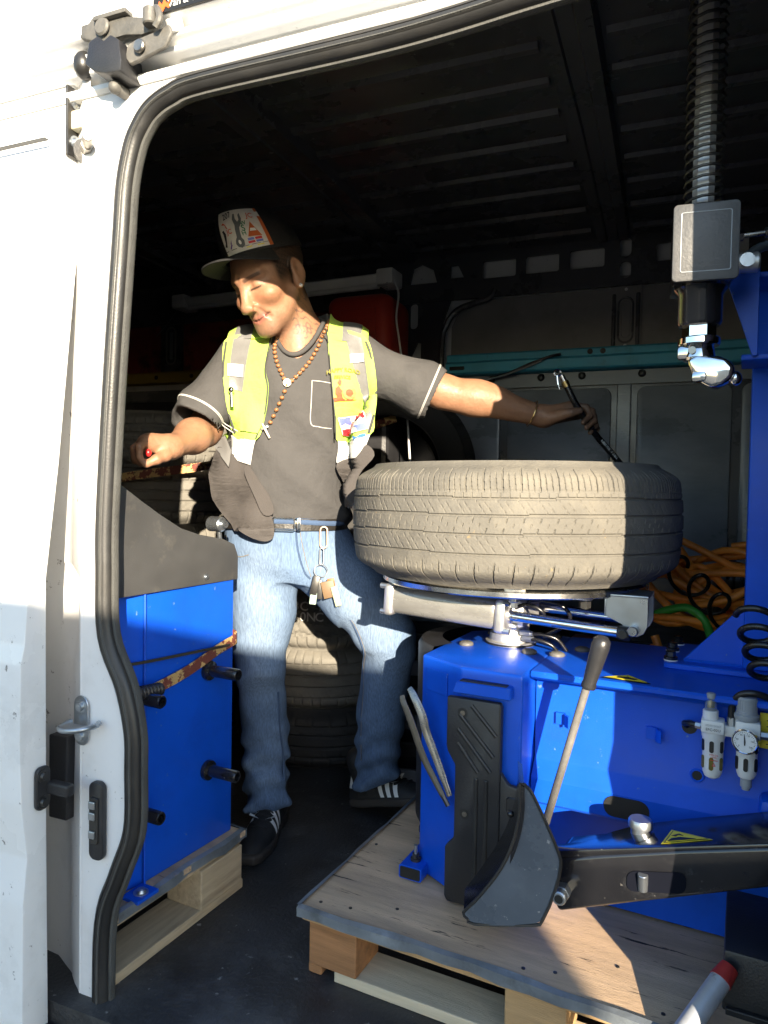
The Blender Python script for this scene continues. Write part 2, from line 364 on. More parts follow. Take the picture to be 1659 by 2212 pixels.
# ceiling
extr([(1.035, 1.66), (1.04, 1.72), (1.07, 1.84), (1.13, 1.885), (1.25, 1.90), (1.9, 1.915), (2.5, 1.90), (2.64, 1.888), (2.70, 1.872)], -2.92, 1.72, "ceiling", INTERIOR, 40)
ceil = bpy.data.objects["ceiling"]
def bow(xc, wd, name):
    P = [(1.05, 1.70), (1.10, 1.84), (1.2, 1.872), (1.9, 1.885), (2.6, 1.868), (2.69, 1.855), (2.705, 1.885)]
    bb = MB(); hw = wd/2; vs = []
    for y, z in P:
        for dx, dz in ((-hw, .03), (-hw+.008, 0), (-hw*.35, 0), (-hw*.28, .006), (hw*.28, .006), (hw*.35, 0), (hw-.008, 0), (hw, .03)): vs.append((xc+dx, y+(dz if y > 2.65 else 0), z+dz))
    k = 8
    bb.add(vs, [(j*k+i, j*k+i+1, (j+1)*k+i+1, (j+1)*k+i) for j in range(len(P)-1) for i in range(k-1)])
    return bb.build(name, INTERIOR, van, 30)
for xc in (-2.0, -1.03, -.22, .62, 1.4): bow(xc, .12, "roof_bow")
rp = MB(); hw = .5
rp.add([(-hw, -.017, 0), (hw, -.017, 0), (hw, -.009, -.013), (-hw, -.009, -.013), (hw, .009, -.013), (-hw, .009, -.013), (hw, .017, 0), (-hw, .017, 0)],
       [(0, 1, 2, 3), (3, 2, 4, 5), (5, 4, 6, 7), (0, 3, 5, 7), (1, 6, 4, 2)])
rmesh = rp.mesh("ceiling_rib"); rmesh.materials.append(INTERIOR)
for x0, x1 in ((-1.95, -1.09), (-.97, -.29), (-.15, .55), (.69, 1.33)):
    for y in (1.40, 1.555, 1.70, 1.85, 1.995, 2.15, 2.305, 2.47, 2.64):
        o = link_mesh("ceiling_rib", rmesh, None, ceil); z = 1.915-.02*((y-1.9)/.65)**2
        o.location = ((x0+x1)/2, y, z-.001); o.scale = (x1-x0, 1, 1)

# far wall
MB().box((-.6, 2.775, .93), (4.6, .02, 1.9)).build("far_outer_skin", W_JAMB, van)
holes = [rrect(-.70, 1.772, -.572, 1.838, .008), rrect(-.535, 1.774, -.411, 1.84, .008), rrect(-.372, 1.775, -.249, 1.843, .008), rrect(-.074, 1.775, .05, 1.838, .008), rrect(.10, 1.775, .22, 1.838, .008), rrect(.26, 1.775, .38, 1.838, .008),
         rrect(-.197, 1.802, -.157, 1.872, .018), rrect(-.195, 1.725, -.157, 1.786, .018), [(-1.0, 1.775), (-.885, 1.775), (-.90, 1.825), (-.95, 1.852), (-.985, 1.84)], [(-.83, 1.785), (-.775, 1.785), (-.80, 1.835), (-.83, 1.835)],
         [(-1.10, 1.775), (-1.04, 1.785), (-1.04, 1.805), (-1.09, 1.81)], rrect(-1.30, 1.775, -1.18, 1.835, .008), rrect(-1.48, 1.775, -1.36, 1.835, .008)]
lf = lambda y0: (lambda a, b, c: (a, y0+c, b))
outer = [(-2.9, 1.70), (1.7, 1.70), (1.7, 1.9), (-2.9, 1.9)]
plate("upper_wall_beam", [outer]+holes, lf(2.715), .012, INTERIOR, van)
# left field of the wall: pillar with slot and triangular openings, curved swage frame
pil = [(-1.12, .0), (-.86, .0), (-.86, 1.62), (-.83, 1.70), (-1.12, 1.70)]
plate("wall_pillar", [pil, rrect(-1.0, 1.60, -.965, 1.70, .015), [(-1.02, 1.43), (-.95, 1.43), (-.95, 1.54), (-.965, 1.545)]], lf(2.722), .012, INTERIOR, van)
sw = catmull([Vector(p) for p in ((-.865, 2.712, .1), (-.865, 2.712, 1.0), (-.862, 2.712, 1.50), (-.845, 2.712, 1.60), (-.80, 2.712, 1.66), (-.72, 2.712, 1.685), (-.67, 2.712, 1.70), (-.65, 2.712, 1.73))], 4)
MB().tube(sw, .012, 8, sub=1).build("swage_line", INTERIOR, van, 40)
plate("upper_panel", [[(-.83, 1.48), (-.215, 1.48), (-.215, 1.70), (-.70, 1.70), (-.80, 1.66), (-.83, 1.6)]], lf(2.745), .01, PANEL_UP, van)
plate("upper_panel", [[(-.12, 1.48), (1.6, 1.48), (1.6, 1.70), (-.12, 1.70)]], lf(2.745), .01, PANEL_UP, van)
# post between the upper panels
po = plate("wall_post", [rrect(-.225, 1.47, -.118, 1.74, .01)], lf(2.735), .012, PANEL_UP, van)
for x in (-.213, -.130): MB().box((x, 2.724, 1.58), (.014, .012, .19), .005).build("post_flange", INTERIOR, po)
MB().tube([(q[0], 2.727, q[1]) for q in rrect(-.197, 1.50, -.147, 1.66, .024)], .0035, 6, closed=True, sub=1).build("post_emboss", INTERIOR, po, 40)
MB().tube([(q[0], 2.727, q[1]) for q in rrect(-.187, 1.515, -.157, 1.645, .014)], .002, 6, closed=True, sub=1).build("post_emboss", PANEL_UP, po, 40)
for z in (1.69, 1.488): MB().ball((-.172, 2.728, z), (.006, .003, .006)).build("post_rivet", WHITEP, po, 60)
# teal rail and its bolts
rl = extr([(2.74, 1.486), (2.706, 1.484), (2.70, 1.478), (2.700, 1.455), (2.690, 1.45), (2.686, 1.445), (2.690, 1.412), (2.70, 1.405), (2.74, 1.402)], -.835, 1.65, "cargo_rail", TEAL, 25)
rl["label"] = "teal painted cargo rail"
for x, s in ((-.29, .010), (-.245, .010), (.035, .012)):
    MB().cyl((x, 2.6995, 1.468), (x, 2.697, 1.468), s, n=14).build("rail_hole", INK, rl)
MB().box((-.79, 2.690, 1.428), (.06, .012, .014), .003).build("rail_slot", INK, rl)
MB().box((-.6, 2.735, 1.375), (4.5, .012, .05)).build("lower_flange", PANEL, van)
for x in (-.66, -.47, -.32, -.11, .16): MB().ball((x, 2.725, 1.385), (.014, .008, .014)).build("flange_bolt", DARKMETAL, van, 60)
# lower pressed panels between dark recesses
MB().box((-.6, 2.752, .68), (4.5, .012, 1.34)).build("wall_back", INTERIOR, van)
for x0, x1 in ((-.815, -.625), (-.595, -.215), (-.125, .185), (.215, .50), (.53, 1.1)):
    b = MB(); b.prism(rrect(x0, .05, x1, 1.338, .03), lambda a, c, d: (a, 2.742-d, c), .012, .004, 2); b.build("wall_panel", PANEL, van, 40)
MB().box((-.17, 2.737, .70), (.05, .01, 1.30), .004).build("panel_rib", PANEL, van)
# wall behind the man: red field, ochre rail
plate("red_field", [[(-2.85, 1.48), (-1.14, 1.48), (-1.14, 1.745), (-2.85, 1.745)]], lf(2.742), .008, REDW, van)
po2 = plate("wall_post", [rrect(-2.25, 1.46, -2.13, 1.76, .01)], lf(2.732), .012, INTERIOR, van)
MB().tube([(q[0], 2.724, q[1]) for q in rrect(-2.215, 1.52, -2.165, 1.69, .024)], .004, 6, closed=True, sub=1).build("post_emboss", PANEL_UP, po2, 40)
MB().box((-2.19, 2.728, 1.605), (.022, .004, .13), .002).build("post_slot", LGREY, po2)
extr([(2.74, 1.484), (2.70, 1.482), (2.695, 1.475), (2.695, 1.435), (2.70, 1.43), (2.74, 1.428)], -2.85, -1.14, "ochre_rail", YELLOWR, 25)
for x in (-2.25, -2.05): MB().cyl((x, 2.6945, 1.455), (x, 2.693, 1.455), .010, n=12).build("rail_hole", INK, van)
# a loose wire lying along the rail
MB().tube([(-.66, 2.70, 1.385), (-.58, 2.685, 1.402), (-.50, 2.675, 1.43), (-.43, 2.672, 1.452), (-.395, 2.69, 1.462)], .005, 6).build("loose_wire", BLACKP, van, 50)
MB().tube([(-.67, 2.69, 1.38), (-.60, 2.68, 1.392), (-.52, 2.67, 1.415), (-.46, 2.67, 1.437)], .003, 6).build("loose_wire", LGREY, van, 50)

# ------------------------------------------------------------------ sliding door, slid back along the side
outer = [(1.045, 1.846), (1.032, 1.836), (1.02, 1.77), (.993, 1.62), (.968, 1.515), (.966, 1.505), (.982, 1.488), (.980, 1.47), (.962, 1.236), (.938, .99), (.915, .85), (.908, .75), (.902, .67), (.894, .635), (.892, .50), (.895, .39), (.908, .29), (.899, .21), (.898, 0), (.93, -.5)]
inner = [(.985, -.5), (.956, -.04), (.951, .32), (.949, .78), (.977, .99), (1.013, 1.33), (1.05, 1.61), (1.075, 1.79), (1.07, 1.838)]
dr = MB()
dr.prism([(y, z) for y, z in outer+inner], lambda a, c, d: (-1.032-d, a, c), 1.45, .004, 2)
door = dr.build("sliding_door", W, van, 30)
MB().box((-1.75, .963, 1.565), (1.40, .010, .0014), 0).build("door_crease_gap", RUBBER, door)
# door edge fittings
def screw(p, nrm, r, m, name, par):
    p = Vector(p); nrm = Vector(nrm).normalized(); bb = MB()
    bb.cyl(p, p+nrm*.002, r*1.35, n=18); bb.cyl(p+nrm*.002, p+nrm*.007, r, r*.8, n=14); bb.cyl(p+nrm*.0068, p+nrm*.0075, r*.42, n=6)
    return bb.build(name, m, par, 30)
pl = MB().box((-1.028, 1.003, 1.606), (.006, .034, .125), .002).build("striker_plate", DARKMETAL, door)
for z in (1.642, 1.571): screw((-1.025, 1.004, z), (1, 0, .05), .0095, ZINC, "screw", pl)
MB().box((-1.013, 1.006, 1.608), (.028, .026, .034), .004).build("guide_block", mat("aged_nylon", (.55, .5, .36), .5), pl)
lt = MB().prism([(q[0], q[1]) for q in rrect(.920, .368, .951, .446, .012)], lambda a, c, d: (-1.031+d, a, c), .008, .002).build("door_latch", BLACKP, door, 30)
MB().box((-1.00, .950, .405), (.05, .018, .022), .004).build("latch_tongue", BLACKP, lt)
for z in (.430, .383): screw((-1.023, .933, z), (1, 0, 0), .008, DARKMETAL, "screw", lt)
MB().box((-1.065, 1.02, .393), (.045, .03, .16), .003).build("latch_housing", BLACKP, van)
# jamb fittings
bo = MB(); bo.cyl((-1.002, 1.008, 1.552), (-.996, 1.003, 1.552), .023, n=24); ob = bo.build("stop_washer", RUBBER, van, 40)
bo = MB(); bo.cyl((-.998, 1.004, 1.552), (-.978, .985, 1.553), .011, n=6); bo.cyl((-.98, .987, 1.553), (-.958, .965, 1.555), .0085, n=14, bev=.001); bo.build("stop_bolt", IRONM, ob, 30)
# striker loop
st = MB(); st.prism(rrect(-1.015, .470, -.975, .562, .019), lambda a, c, d: (a, .997-d-(a+1.0)*.15, c), .004, .001)
sto = st.build("striker", ZINC, van, 30)
for z in (.543, .488): screw((-.994, .992, z), (0, -1, 0), .009, ZINC, "screw", sto)
MB().tube([(-1.012, .985, .514), (-1.006, .955, .512), (-.985, .945, .513), (-.955, .950, .517), (-.945, .975, .518), (-.95, .99, .518)], .0055, 8).build("striker_loop", ZINC, sto, 50)
MB().box((-.985, .962, .513), (.045, .03, .006), .002).build("striker_tongue", ZINC, sto)
# contact block
cb = MB().prism(rrect(-.967, .268, -.934, .412, .013), lambda a, c, d: (a, .995-d, c), .012, .003, 2).build("contact_block", BLACKP, van, 30)
MB().prism(rrect(-.961, .30, -.942, .385, .004), lambda a, c, d: (a, .984-d, c), .006, .0015).build("contact_carrier", RUBBER, cb, 30)
for z in (.372, .352, .318): MB().box((-.9525, .976, z), (.014, .004, .014), .0015).build("contact", ZINC, cb)
# rubber wedge at the top of the jamb, buffer
ub = MB(); ub.prism([(-.945, 1.665), (-.936, 1.70), (-.918, 1.706), (-.905, 1.695), (-.89, 1.702), (-.872, 1.69), (-.866, 1.655), (-.868, 1.638), (-.90, 1.64), (-.925, 1.648)], lambda a, c, d: (a, 1.0-d, c), .055, .003, 2)
ub.build("jamb_wedge", BLACKP, van, 30)
bf = MB(); bf.cyl((-.902, 1.0, 1.632), (-.902, .972, 1.630), .010, n=16, bev=.003); bf.ball((-.902, .97, 1.63), .011); bf.build("rubber_buffer", RUSTY, van, 50)
# roller arm of the door running in the upper track
ra = MB()
ra.prism([(-.975, 1.725), (-.945, 1.752), (-.90, 1.745), (-.862, 1.735), (-.835, 1.728), (-.812, 1.714), (-.815, 1.700), (-.84, 1.700), (-.875, 1.707), (-.925, 1.705), (-.945, 1.712)], lambda a, c, d: (a, .975-d, c), .014, .003, 2)
ra.box((-.955, .985, 1.742), (.05, .03, .02), .004); ra.box((-.90, .962, 1.742), (.07, .02, .008), .002)
rao = ra.build("roller_arm", RUSTY, van, 30)
rb = MB(); rb.prism([(-.872, 1.668), (-.868, 1.688), (-.85, 1.694), (-.81, 1.698), (-.782, 1.704), (-.776, 1.690), (-.79, 1.668), (-.84, 1.658), (-.862, 1.655)], lambda a, c, d: (a, .968-d, c), .008, .002)
rb.cyl((-.815, .955, 1.705), (-.815, .955, 1.732), .012, n=16, bev=.002); rb.tube([(-.812, .962, 1.735), (-.80, .955, 1.728), (-.792, .95, 1.708), (-.80, .95, 1.696)], .006, 8)
rb.build("roller_bracket", RUSTY, rao, 30)
MB().cyl((-.837, .958, 1.677), (-.837, .951, 1.677), .011, n=20, bev=.002).build("roller_pin", IRONM, rao, 30)
MB().cyl((-.918, .960, 1.727), (-.918, .952, 1.727), .015, n=20, bev=.003).build("pivot_bolt", RUSTY, rao, 30)
MB().cyl((-.785, .985, 1.705), (-.785, .975, 1.722), .014, n=18, bev=.002).build("roller", WHITEP, rao, 30)
MB().ball((-.99, .99, 1.695), (.018, .02, .024)).build("door_stop", RUBBER, van, 50)
# dealer sign on the roof edge
sg = MB().box((-.735, .972, 1.745), (.175, .004, .026), .001).build("roof_sign", INK, van)
mapped("sign_lettering", text_mesh("Van & Truck", .017, .0003), lambda a, b, c: (-.748+a, .9695-c, 1.743+b), WHITEINK, sg)
lg = curve_mesh([[(0, 0), (.006, .016), (.012, .009), (.016, .018), (.022, .009), (.030, .016), (.026, 0), (.019, .005), (.013, -.003), (.007, .006)]], .0003)
mapped("sign_emblem", lg, lambda a, b, c: (-.815+a, .9695-c, 1.736+b), ORANGEINK, sg)
mapped("sign_panel", curve_mesh([rrect(-.665, 1.735, -.655, 1.757, .001)], .0003), lambda a, b, c: (a, .9695-c, b), ORANGEINK, sg)
# ------------------------------------------------------------------ tyres
def smooth01(x): x = min(1, max(0, x)); return x*x*(3-2*x)
def tyre_mesh(name, Ro, Wd, rb, N, rows, pattern, crown=.012, rnd=.024):
    h = Wd/2; prof = []                      # (r, z, tread?)
    prof += [(rb-.012, h-.035, 0), (rb-.010, h-.022, 0), (rb, h-.014, 0), (rb+.012, h-.012, 0), (rb+(Ro-rb)*.35, h+.002, 0), (rb+(Ro-rb)*.62, h+.001, 0), (Ro-.045, h-.006, 0)]
    zt = h-.012
    for i in range(rows+1):
        z = zt-2*zt*i/rows; a = max(0, abs(z)-(zt-rnd))/rnd
        prof.append((Ro-crown*(z/zt)**2-.022*a*a, z, 1))
    prof += [(r, -z, 0) for r, z, t in reversed(prof[:7])]
    th = np.linspace(0, 2*np.pi, N, endpoint=False)
    V = []
    for r, z, t in prof:
        d = pattern(th, z/zt, Ro) if t else np.zeros(N)
        rr = r-d; V.append(np.stack([rr*np.cos(th), rr*np.sin(th), np.full(N, z)], 1))
    V = np.concatenate(V); m = len(prof); i = np.arange(N); j2 = (i+1) % N; F = []
    for j in range(m-1): F.append(np.stack([j*N+i, j*N+j2, (j+1)*N+j2, (j+1)*N+i], 1))
    F = np.concatenate(F)
    me = bpy.data.meshes.new(name); me.from_pydata(V.tolist(), [], F.tolist()); finish(me, 42); return me

def slit(u, n, w, ph=0.0):                   # n slits round the tyre, angular half width w (as arc length on radius Ro)
    f = ((u*n/(2*np.pi)+ph) % 1.0); f = np.minimum(f, 1-f); return f
def hero_pattern(th, s, Ro):
    d = np.zeros_like(th); circ = 2*np.pi*Ro
    z = s
    for gz in (.46, .17, -.155, -.50):                                   # the four long grooves, with small steps
        step = .009*np.where((th*6/(2*np.pi)+gz*3) % 1 < .5, 1, -1)
        d = np.maximum(d, .0032*(np.abs(z-gz-step) < .026))
    jit = .25*np.sin(th*7)+.2*np.sin(th*13+1)
    if z > .56:                                                          # upper shoulder blocks
        n = 66; f = slit(th+.02*(z-.75), n, 0, jit*.2); d = np.maximum(d, .0034*(f*circ/n < .0015)*(z < .965))
        if z < .90:
            for ph in (.34, .67): f = slit(th+.03*(z-.75), n, 0, jit*.2+ph); d = np.maximum(d, .0022*(f*circ/n < .0009))
        if .56 < z < .60: d = np.maximum(d, .0012)
    elif .48 < z <= .56:
        f = slit(th, 66*2, 0, .2); d = np.maximum(d, .0016*((f*circ/132 < .001) & (z < .545)))
    if .20 < z < .43:                                                    # slanted dashes
        for ph in (0, .36):
            f = slit(th+.22*(z-.3), 60, 0, ph+jit*.15); d = np.maximum(d, .0015*((f*circ/60 < .0011) & (np.abs(((z-.2)/.23*2.2+ph) % 1-.5) < .36)))
    if -.12 < z < .14:
        f = slit(th-.10*z, 74, 0, jit*.1); on = (z > .045) | (z < -.04); d = np.maximum(d, .0022*((f*circ/74 < .0010) & on))
        f = slit(th-.16*z, 74, 0, .5); d = np.maximum(d, .0018*((f*circ/74 < .0009) & (abs(z) < .03)))
    if -.46 < z < -.19:
        for ph in (0, .4):
            f = slit(th+.22*(z+.3), 60, 0, ph-jit*.15); d = np.maximum(d, .0015*((f*circ/60 < .0011) & (np.abs(((z+.46)/.27*2.2+ph) % 1-.5) < .36)))
    if z < -.62:
        n = 62; f = slit(th-.03*(z+.8), n, 0, .3+jit*.1); d = np.maximum(d, .0045*(f*circ/n < .0015)*smooth01((-.60-z)*6))
        if -.80 < z < -.70: f = slit(th, n*2, 0, .15); d = np.maximum(d, .0014*(f*circ/(2*n) < .0009))
    return d
def block_pattern(th, s, Ro):
    d = np.zeros_like(th); z = s
    for gz in (.5, .17, -.17, -.5): d = np.maximum(d, .007*(abs(z-gz) < .05))
    ph = .5 if abs(z) < .45 else 0; n = 62 if abs(z) > .5 else 50
    f = slit(th+.12*z*(1 if abs(z) < .5 else .3), n, 0, ph); d = np.maximum(d, .006*(f < .07))
    f = slit(th-.08*z, n, 0, ph+.5); d = np.maximum(d, .003*(f < .035)); return d
def zigzag_pattern(th, s, Ro):
    d = np.zeros_like(th); z = s; zz = .06*(np.abs(((th*34/(2*np.pi)) % 1)-.5)*4-1)
    for gz in (.42, .0, -.42): d = np.maximum(d, .007*(np.abs(z-gz-zz) < .05))
    if abs(z) > .55: d = np.maximum(d, .006*(slit(th, 58, 0) < .08))
    else: d = np.maximum(d, .004*(slit(th+.35*z, 58, 0, .3) < .05))
    return d
def rib_pattern(th, s, Ro):
    d = np.zeros_like(th); z = s
    for gz in (.6, .22, -.2, -.58): d = np.maximum(d, .007*(abs(z-gz) < .045))
    if abs(z) > .64: d = np.maximum(d, .006*(slit(th, 66, 0) < .07))
    elif abs(z) > .25: d = np.maximum(d, .004*(slit(th+.5*abs(z), 66, 0, .3) < .05))
    return d

def place_tyre(me, label, loc, rz=0, rx=0, ry=0, group=None):
    o = link_mesh("tyre", me, None); o.location = loc; o.rotation_euler = (rx, ry, rz)
    return tag(o, label, "tyre", group)

# ------------------------------------------------------------------ shared frame of both machines: turned 5 degrees in the van
FO, FR = (-.47, 1.40, 0), R(-5)
hero = tyre_mesh("tyre_on_turntable", .363, .238, .228, 2300, 104, hero_pattern); hero.materials.append(TAN_TYRE)
tc_ = Matrix.Translation(FO) @ Matrix.Rotation(FR, 4, 'Z') @ Vector((.113, .228, .889))
place_tyre(hero, "large dusty worn tyre lying flat on the tyre changer turntable", tc_, rz=.3, ry=R(-.4))

# ------------------------------------------------------------------ platform under the tyre changer
pf = thing("plywood_platform", "plywood platform on pallet blocks under the blue tyre changer", "platform", FO, FR)
rnd = random.Random(3)
def board(name, c, d, m, par, bev=.002, rot=None): return MB().box(c, d, bev, rot).build(name, m, par)
dk = MB(); xs = [-.15+i*.05 for i in range(24)]
front = [(x, -.232+.004*math.sin(x*9)+.002*math.sin(x*31)) for x in xs]
dk.prism([(p[0], p[1]) for p in front]+[(1.0, .78), (-.155, .78), (-.152, .3)], lambda a, b, c: (a, b, .138+c), .012)
dk.build("deck", PLY, pf)
def wavy_strip(pts, z0, z1, th, name, m, par):
    b = MB(); n = len(pts); vs = []
    for i, (x, y, ox, oy) in enumerate(pts):
        w1 = .003*math.sin(i*1.3)+.002*math.sin(i*2.9)
        vs += [(x, y, z0+w1), (x+ox*th, y+oy*th, z0+w1), (x+ox*th, y+oy*th, z1+.5*w1), (x-ox*.006, y-oy*.006, z1+.0035)]
    fs = [(i*4+k, i*4+k+1, i*4+k+5, i*4+k+4) for i in range(n-1) for k in range(3)]
    return b.add(vs, fs).build(name, m, par, 40)
wavy_strip([(x, y-.001, 0, -1) for x, y in front], .134, .1515, .004, "edge_strip", EDGE, pf)
wavy_strip([(-.151-.001*i/10, -.232+i*.048, -1, 0) for i in range(22)], .137, .1525, .004, "edge_strip", EDGE, pf)
board("top_board", (.40, -.165, .1275), (1.10, .11, .019), PINE, pf)
board("top_board", (.40, .30, .1275), (1.10, .11, .019), PINE, pf)
board("block", (-.093, -.153, .069), (.105, .095, .094), PINE_RED, pf, .003)
board("block", (.30, -.148, .069), (.105, .10, .094), PINE, pf, .003, R(1))
board("block", (.72, -.150, .069), (.105, .10, .094), PINE, pf, .003)
for x in (-.093, .30, .72): board("block", (x, .30, .069), (.105, .1, .094), PINE, pf, .003)
board("runner", (.42, -.147, .011), (1.02, .092, .021), PINE_PALE, pf, .002, R(.5))
board("runner", (.42, .30, .011), (1.10, .095, .021), PINE, pf)
nl = MB().lathe([(.0035, 0), (.0034, .0012), (.0003, .0016)], 10).mesh("nail", 30); nl.materials.append(DARKMETAL)
for x, y in ((-.12, -.2), (-.06, -.19), (.28, -.2), (.33, -.185), (.70, -.19), (-.13, .05), (-.12, .3), (.02, -.15), (.5, -.2), (.42, -.12)):
    o = link_mesh("nail", nl, None, pf); o.location = (x, y, .15)
board("bottom_chip", (-.135, -.150, .010), (.03, .09, .019), PINE_RED, pf, .003)

# ------------------------------------------------------------------ tyre changer
tcg = thing("tyre_changer", "blue tyre changer with chrome turntable, bead breaker arm and spring-loaded mount head", "tyre changer", FO, FR)
T = tcg
# cabinet: main box swept along x, hexagonal nose with the pad
sec = [(.34, .155), (.05, .155), (.05, .325), (.046, .335), (-.004, .348), (-.010, .354), (-.010, .398), (-.006, .404), (.012, .428), (.015, .434), (.015, .580), (.010, .588), (-.022, .594), (-.030, .600), (-.030, .606), (-.026, .610), (.34, .610)]
k = len(sec); vs = [(x, y, z) for x in (.235, 1.02) for y, z in sec]
cab = MB().add(vs, [(i, (i+1) % k, k+(i+1) % k, k+i) for i in range(k)]+[tuple(range(k)), tuple(reversed(range(k, 2*k)))]).build("cabinet", BLUE, T, 28)
nose = MB(); no = [(.0, -.008), (.085, -.052), (.108, -.066), (.232, -.072), (.232, .02), (.2355, .34), (.06, .34), (.0, .285)]
nose.prism([(a, b) for a, b in no], lambda a, b, c: (a, b, .155+c), .4545, .006, 3)
nose.build("nose", BLUE, T, 30)
MB().box((.045, -.0345, .565), (.062, .002, .045), .0008, R(-27)).build("nose_badge", BLUE, cab)
# black side guard, left of the nose
sg_ = MB(); sg_.lathe([(.185, .19), (.195, .21), (.195, .60), (.188, .612), (.14, .616)], 28, M=Matrix.Translation((.105, .215, 0)), a0=R(95), a1=R(235))
sg_.build("side_guard", BLACKP, T, 40)
# foot with its bolt
ft = MB(); ft.prism(rrect(-.024, .1535, .026, .181, .004), lambda a, b, c: (a, -.052+c, b), .16, 0); fo = ft.build("foot", BLUE, T, 30)
MB().prism(rrect(-.021, .156, .023, .1785, .003), lambda a, b, c: (a, -.0535+c, b), .012).build("foot_cap", INK, fo)
fb = MB(); fb.cyl((.0, -.022, .181), (.0, -.022, .186), .011, n=18); fb.cyl((0, -.022, .186), (0, -.022, .195), .008, n=6); fo2 = fb.build("foot_nut", DARKMETAL, fo, 30)
MB().cyl((0, -.022, .19), (0, -.022, .213), .0042, n=10).build("foot_stud", ZINC, fo, 40)
# bead breaker pad (black rubber, shaped outline, ribs)
fp = lambda a, b, c: (a, -.0745-c-.05*(a-.14), b)
pad = MB(); pad.prism([(.088, .555), (.196, .557), (.199, .550), (.199, .40), (.199, .16), (.095, .155), (.089, .165), (.089, .262), (.107, .283), (.107, .425), (.090, .45), (.088, .462)], fp, .016, .004, 2)
pado = pad.build("bead_pad", BLACKP, T, 30)
for i, (x0, z0, x1, z1) in enumerate(((.116, .525, .185, .455), (.113, .497, .18, .425), (.113, .470, .155, .420), (.140, .545, .190, .495))):
    MB().tube([fp(x0, z0, .016), fp(x1, z1, .016)], .0042, 8, sub=1).build("pad_rib", RUBBER, pado, 50)
for x in (.152, .172): MB().box(fp(x, .31, .015), (.009, .008, .20), .003).build("pad_rib", RUBBER, pado)
for x, z in ((.122, .528), (.130, .335)):
    s1 = MB().cyl(fp(x, z, .0155), fp(x, z, .0165), .010, n=18).build("pad_recess", INK, pado, 40)
    MB().cyl(fp(x, z, .016), fp(x, z, .018), .005, n=10).build("pad_screw", IRONM, s1, 40)
# pocket above the pad, tool slot
pk = MB(); pk.prism([(.100, .565), (.108, .588), (.215, .588), (.215, .565)], lambda a, b, c: (a, -.071-c, b), .022, .002); pk.build("pad_bracket", BLUE, T, 30)
MB().box((.160, -.081, .588), (.092, .016, .004), .001).build("pocket_mouth", INK, T)
# second black pad on the right of the nose
p2 = MB(); p2.prism([(.198, .43), (.214, .408), (.240, .405), (.25, .395), (.25, .20), (.198, .20)], lambda a, b, c: (a, -.078-c, b), .014, .005, 2)
p2o = p2.build("side_pad", BLACKP, T, 30)
MB().prism(rrect(.212, .358, .243, .388, .006), lambda a, b, c: (a, -.0915-c, b), .004, .002).build("pad_boss", BLACKP, p2o, 30)
MB().prism(rrect(.212, .30, .243, .330, .006), lambda a, b, c: (a, -.0915-c, b), .004, .002).build("pad_boss", BLACKP, p2o, 30)
MB().cyl((.232, -.091, .344), (.232, -.094, .344), .008, n=16).build("pad_screw", IRONM, p2o, 40)
# strap hooks on the front, holes, oval slot
for x, y0 in ((.288, .015), (.452, .015)):
    h = MB(); h.prism([(0, 0), (.028, 0), (.032, -.004), (.046, -.008), (.046, -.011), (.031, -.007), (.027, -.003), (0, -.003)], lambda a, b, c: (x-.012+a*.6, y0+b*2.4, .505+c), .022, 0); h.build("strap_hook", BLUE, T, 30)
def disc(p, r, name, m, par, n=24, e=.0015):
    return MB().cyl(p, (p[0], p[1]-e, p[2]), r, n=n).build(name, m, par, 40)
disc((.512, .0148, .537), .0125, "hose_hole", INK, cab); disc((.527, .0148, .452), .009, "bolt_hole", INK, cab)
MB().tube([(.527+.0105*math.cos(a*.524), .0135, .452+.0105*math.sin(a*.524)) for a in range(12)], .0022, 6, closed=True, sub=1).build("hole_rim", BLUE, cab, 50)
plate("oval_slot", [rrect(.372, .357, .452, .395, .0185)], lambda a, b, c: (a, -.0108+c, b), .002, INK, cab)
# buttons on the top plate
for x, y in ((.047, .125), (.191, .118), (.248, .124), (.285, .20), (.20, .305), (.065, .27)):
    b = MB(); b.lathe([(.0155, .609), (.0165, .611), (.0155, .6155), (.010, .6185), (.0003, .619)], 20, M=Matrix.Translation((x, y, 0))); b.build("cover_button", RUSTY, T, 50)
# warning triangle on the plate's front edge
tri = [(.372, .0), (.452, -.004), (.41, .032)]
plate("warning_sticker", [[(.360, -.012), (.448, -.014), (.404, .030)]], lambda a, b, c: (a, b, .6115+c), .001, INK, cab)
plate("warning_face", [[(.366, -.009), (.442, -.011), (.404, .026)]], lambda a, b, c: (a, b, .6123+c), .001, YELLOWL, cab)
plate("warning_mark", [[(.388, -.004), (.420, -.006), (.424, .001), (.412, .004), (.406, .010), (.400, .004), (.390, .006)]], lambda a, b, c: (a, b, .6131+c), .001, INK, cab)
# turntable pedestal
ped = MB(); ped.lathe([(.0555, .609), (.0555, .616), (.047, .618), (.046, .634), (.041, .636), (.041, .655), (.035, .657), (.033, .70), (.03, .73)], 36, M=Matrix.Translation((.125, .200, 0)))
pedo = ped.build("pedestal", ALU, T, 35)
MB().lathe([(.0575, .6105), (.0575, .614), (.054, .6145)], 32, M=Matrix.Translation((.125, .2, 0))).build("pedestal_gasket", INK, pedo, 30)
for dz, dx in ((.643, .045), (.630, .050)):
    f = MB(); f.cyl((.125+dx-.012, .165, dz), (.125+dx+.012, .160, dz), .0065, n=6); f.cyl((.125+dx+.01, .161, dz), (.125+dx+.018, .158, dz), .005, n=12); f.build("air_fitting", ZINC, pedo, 30)
MB().tube([(.185, .158, .630), (.205, .15, .632), (.228, .155, .624), (.24, .16, .611)], .004, 8).build("air_line", HOSEB, pedo, 50)
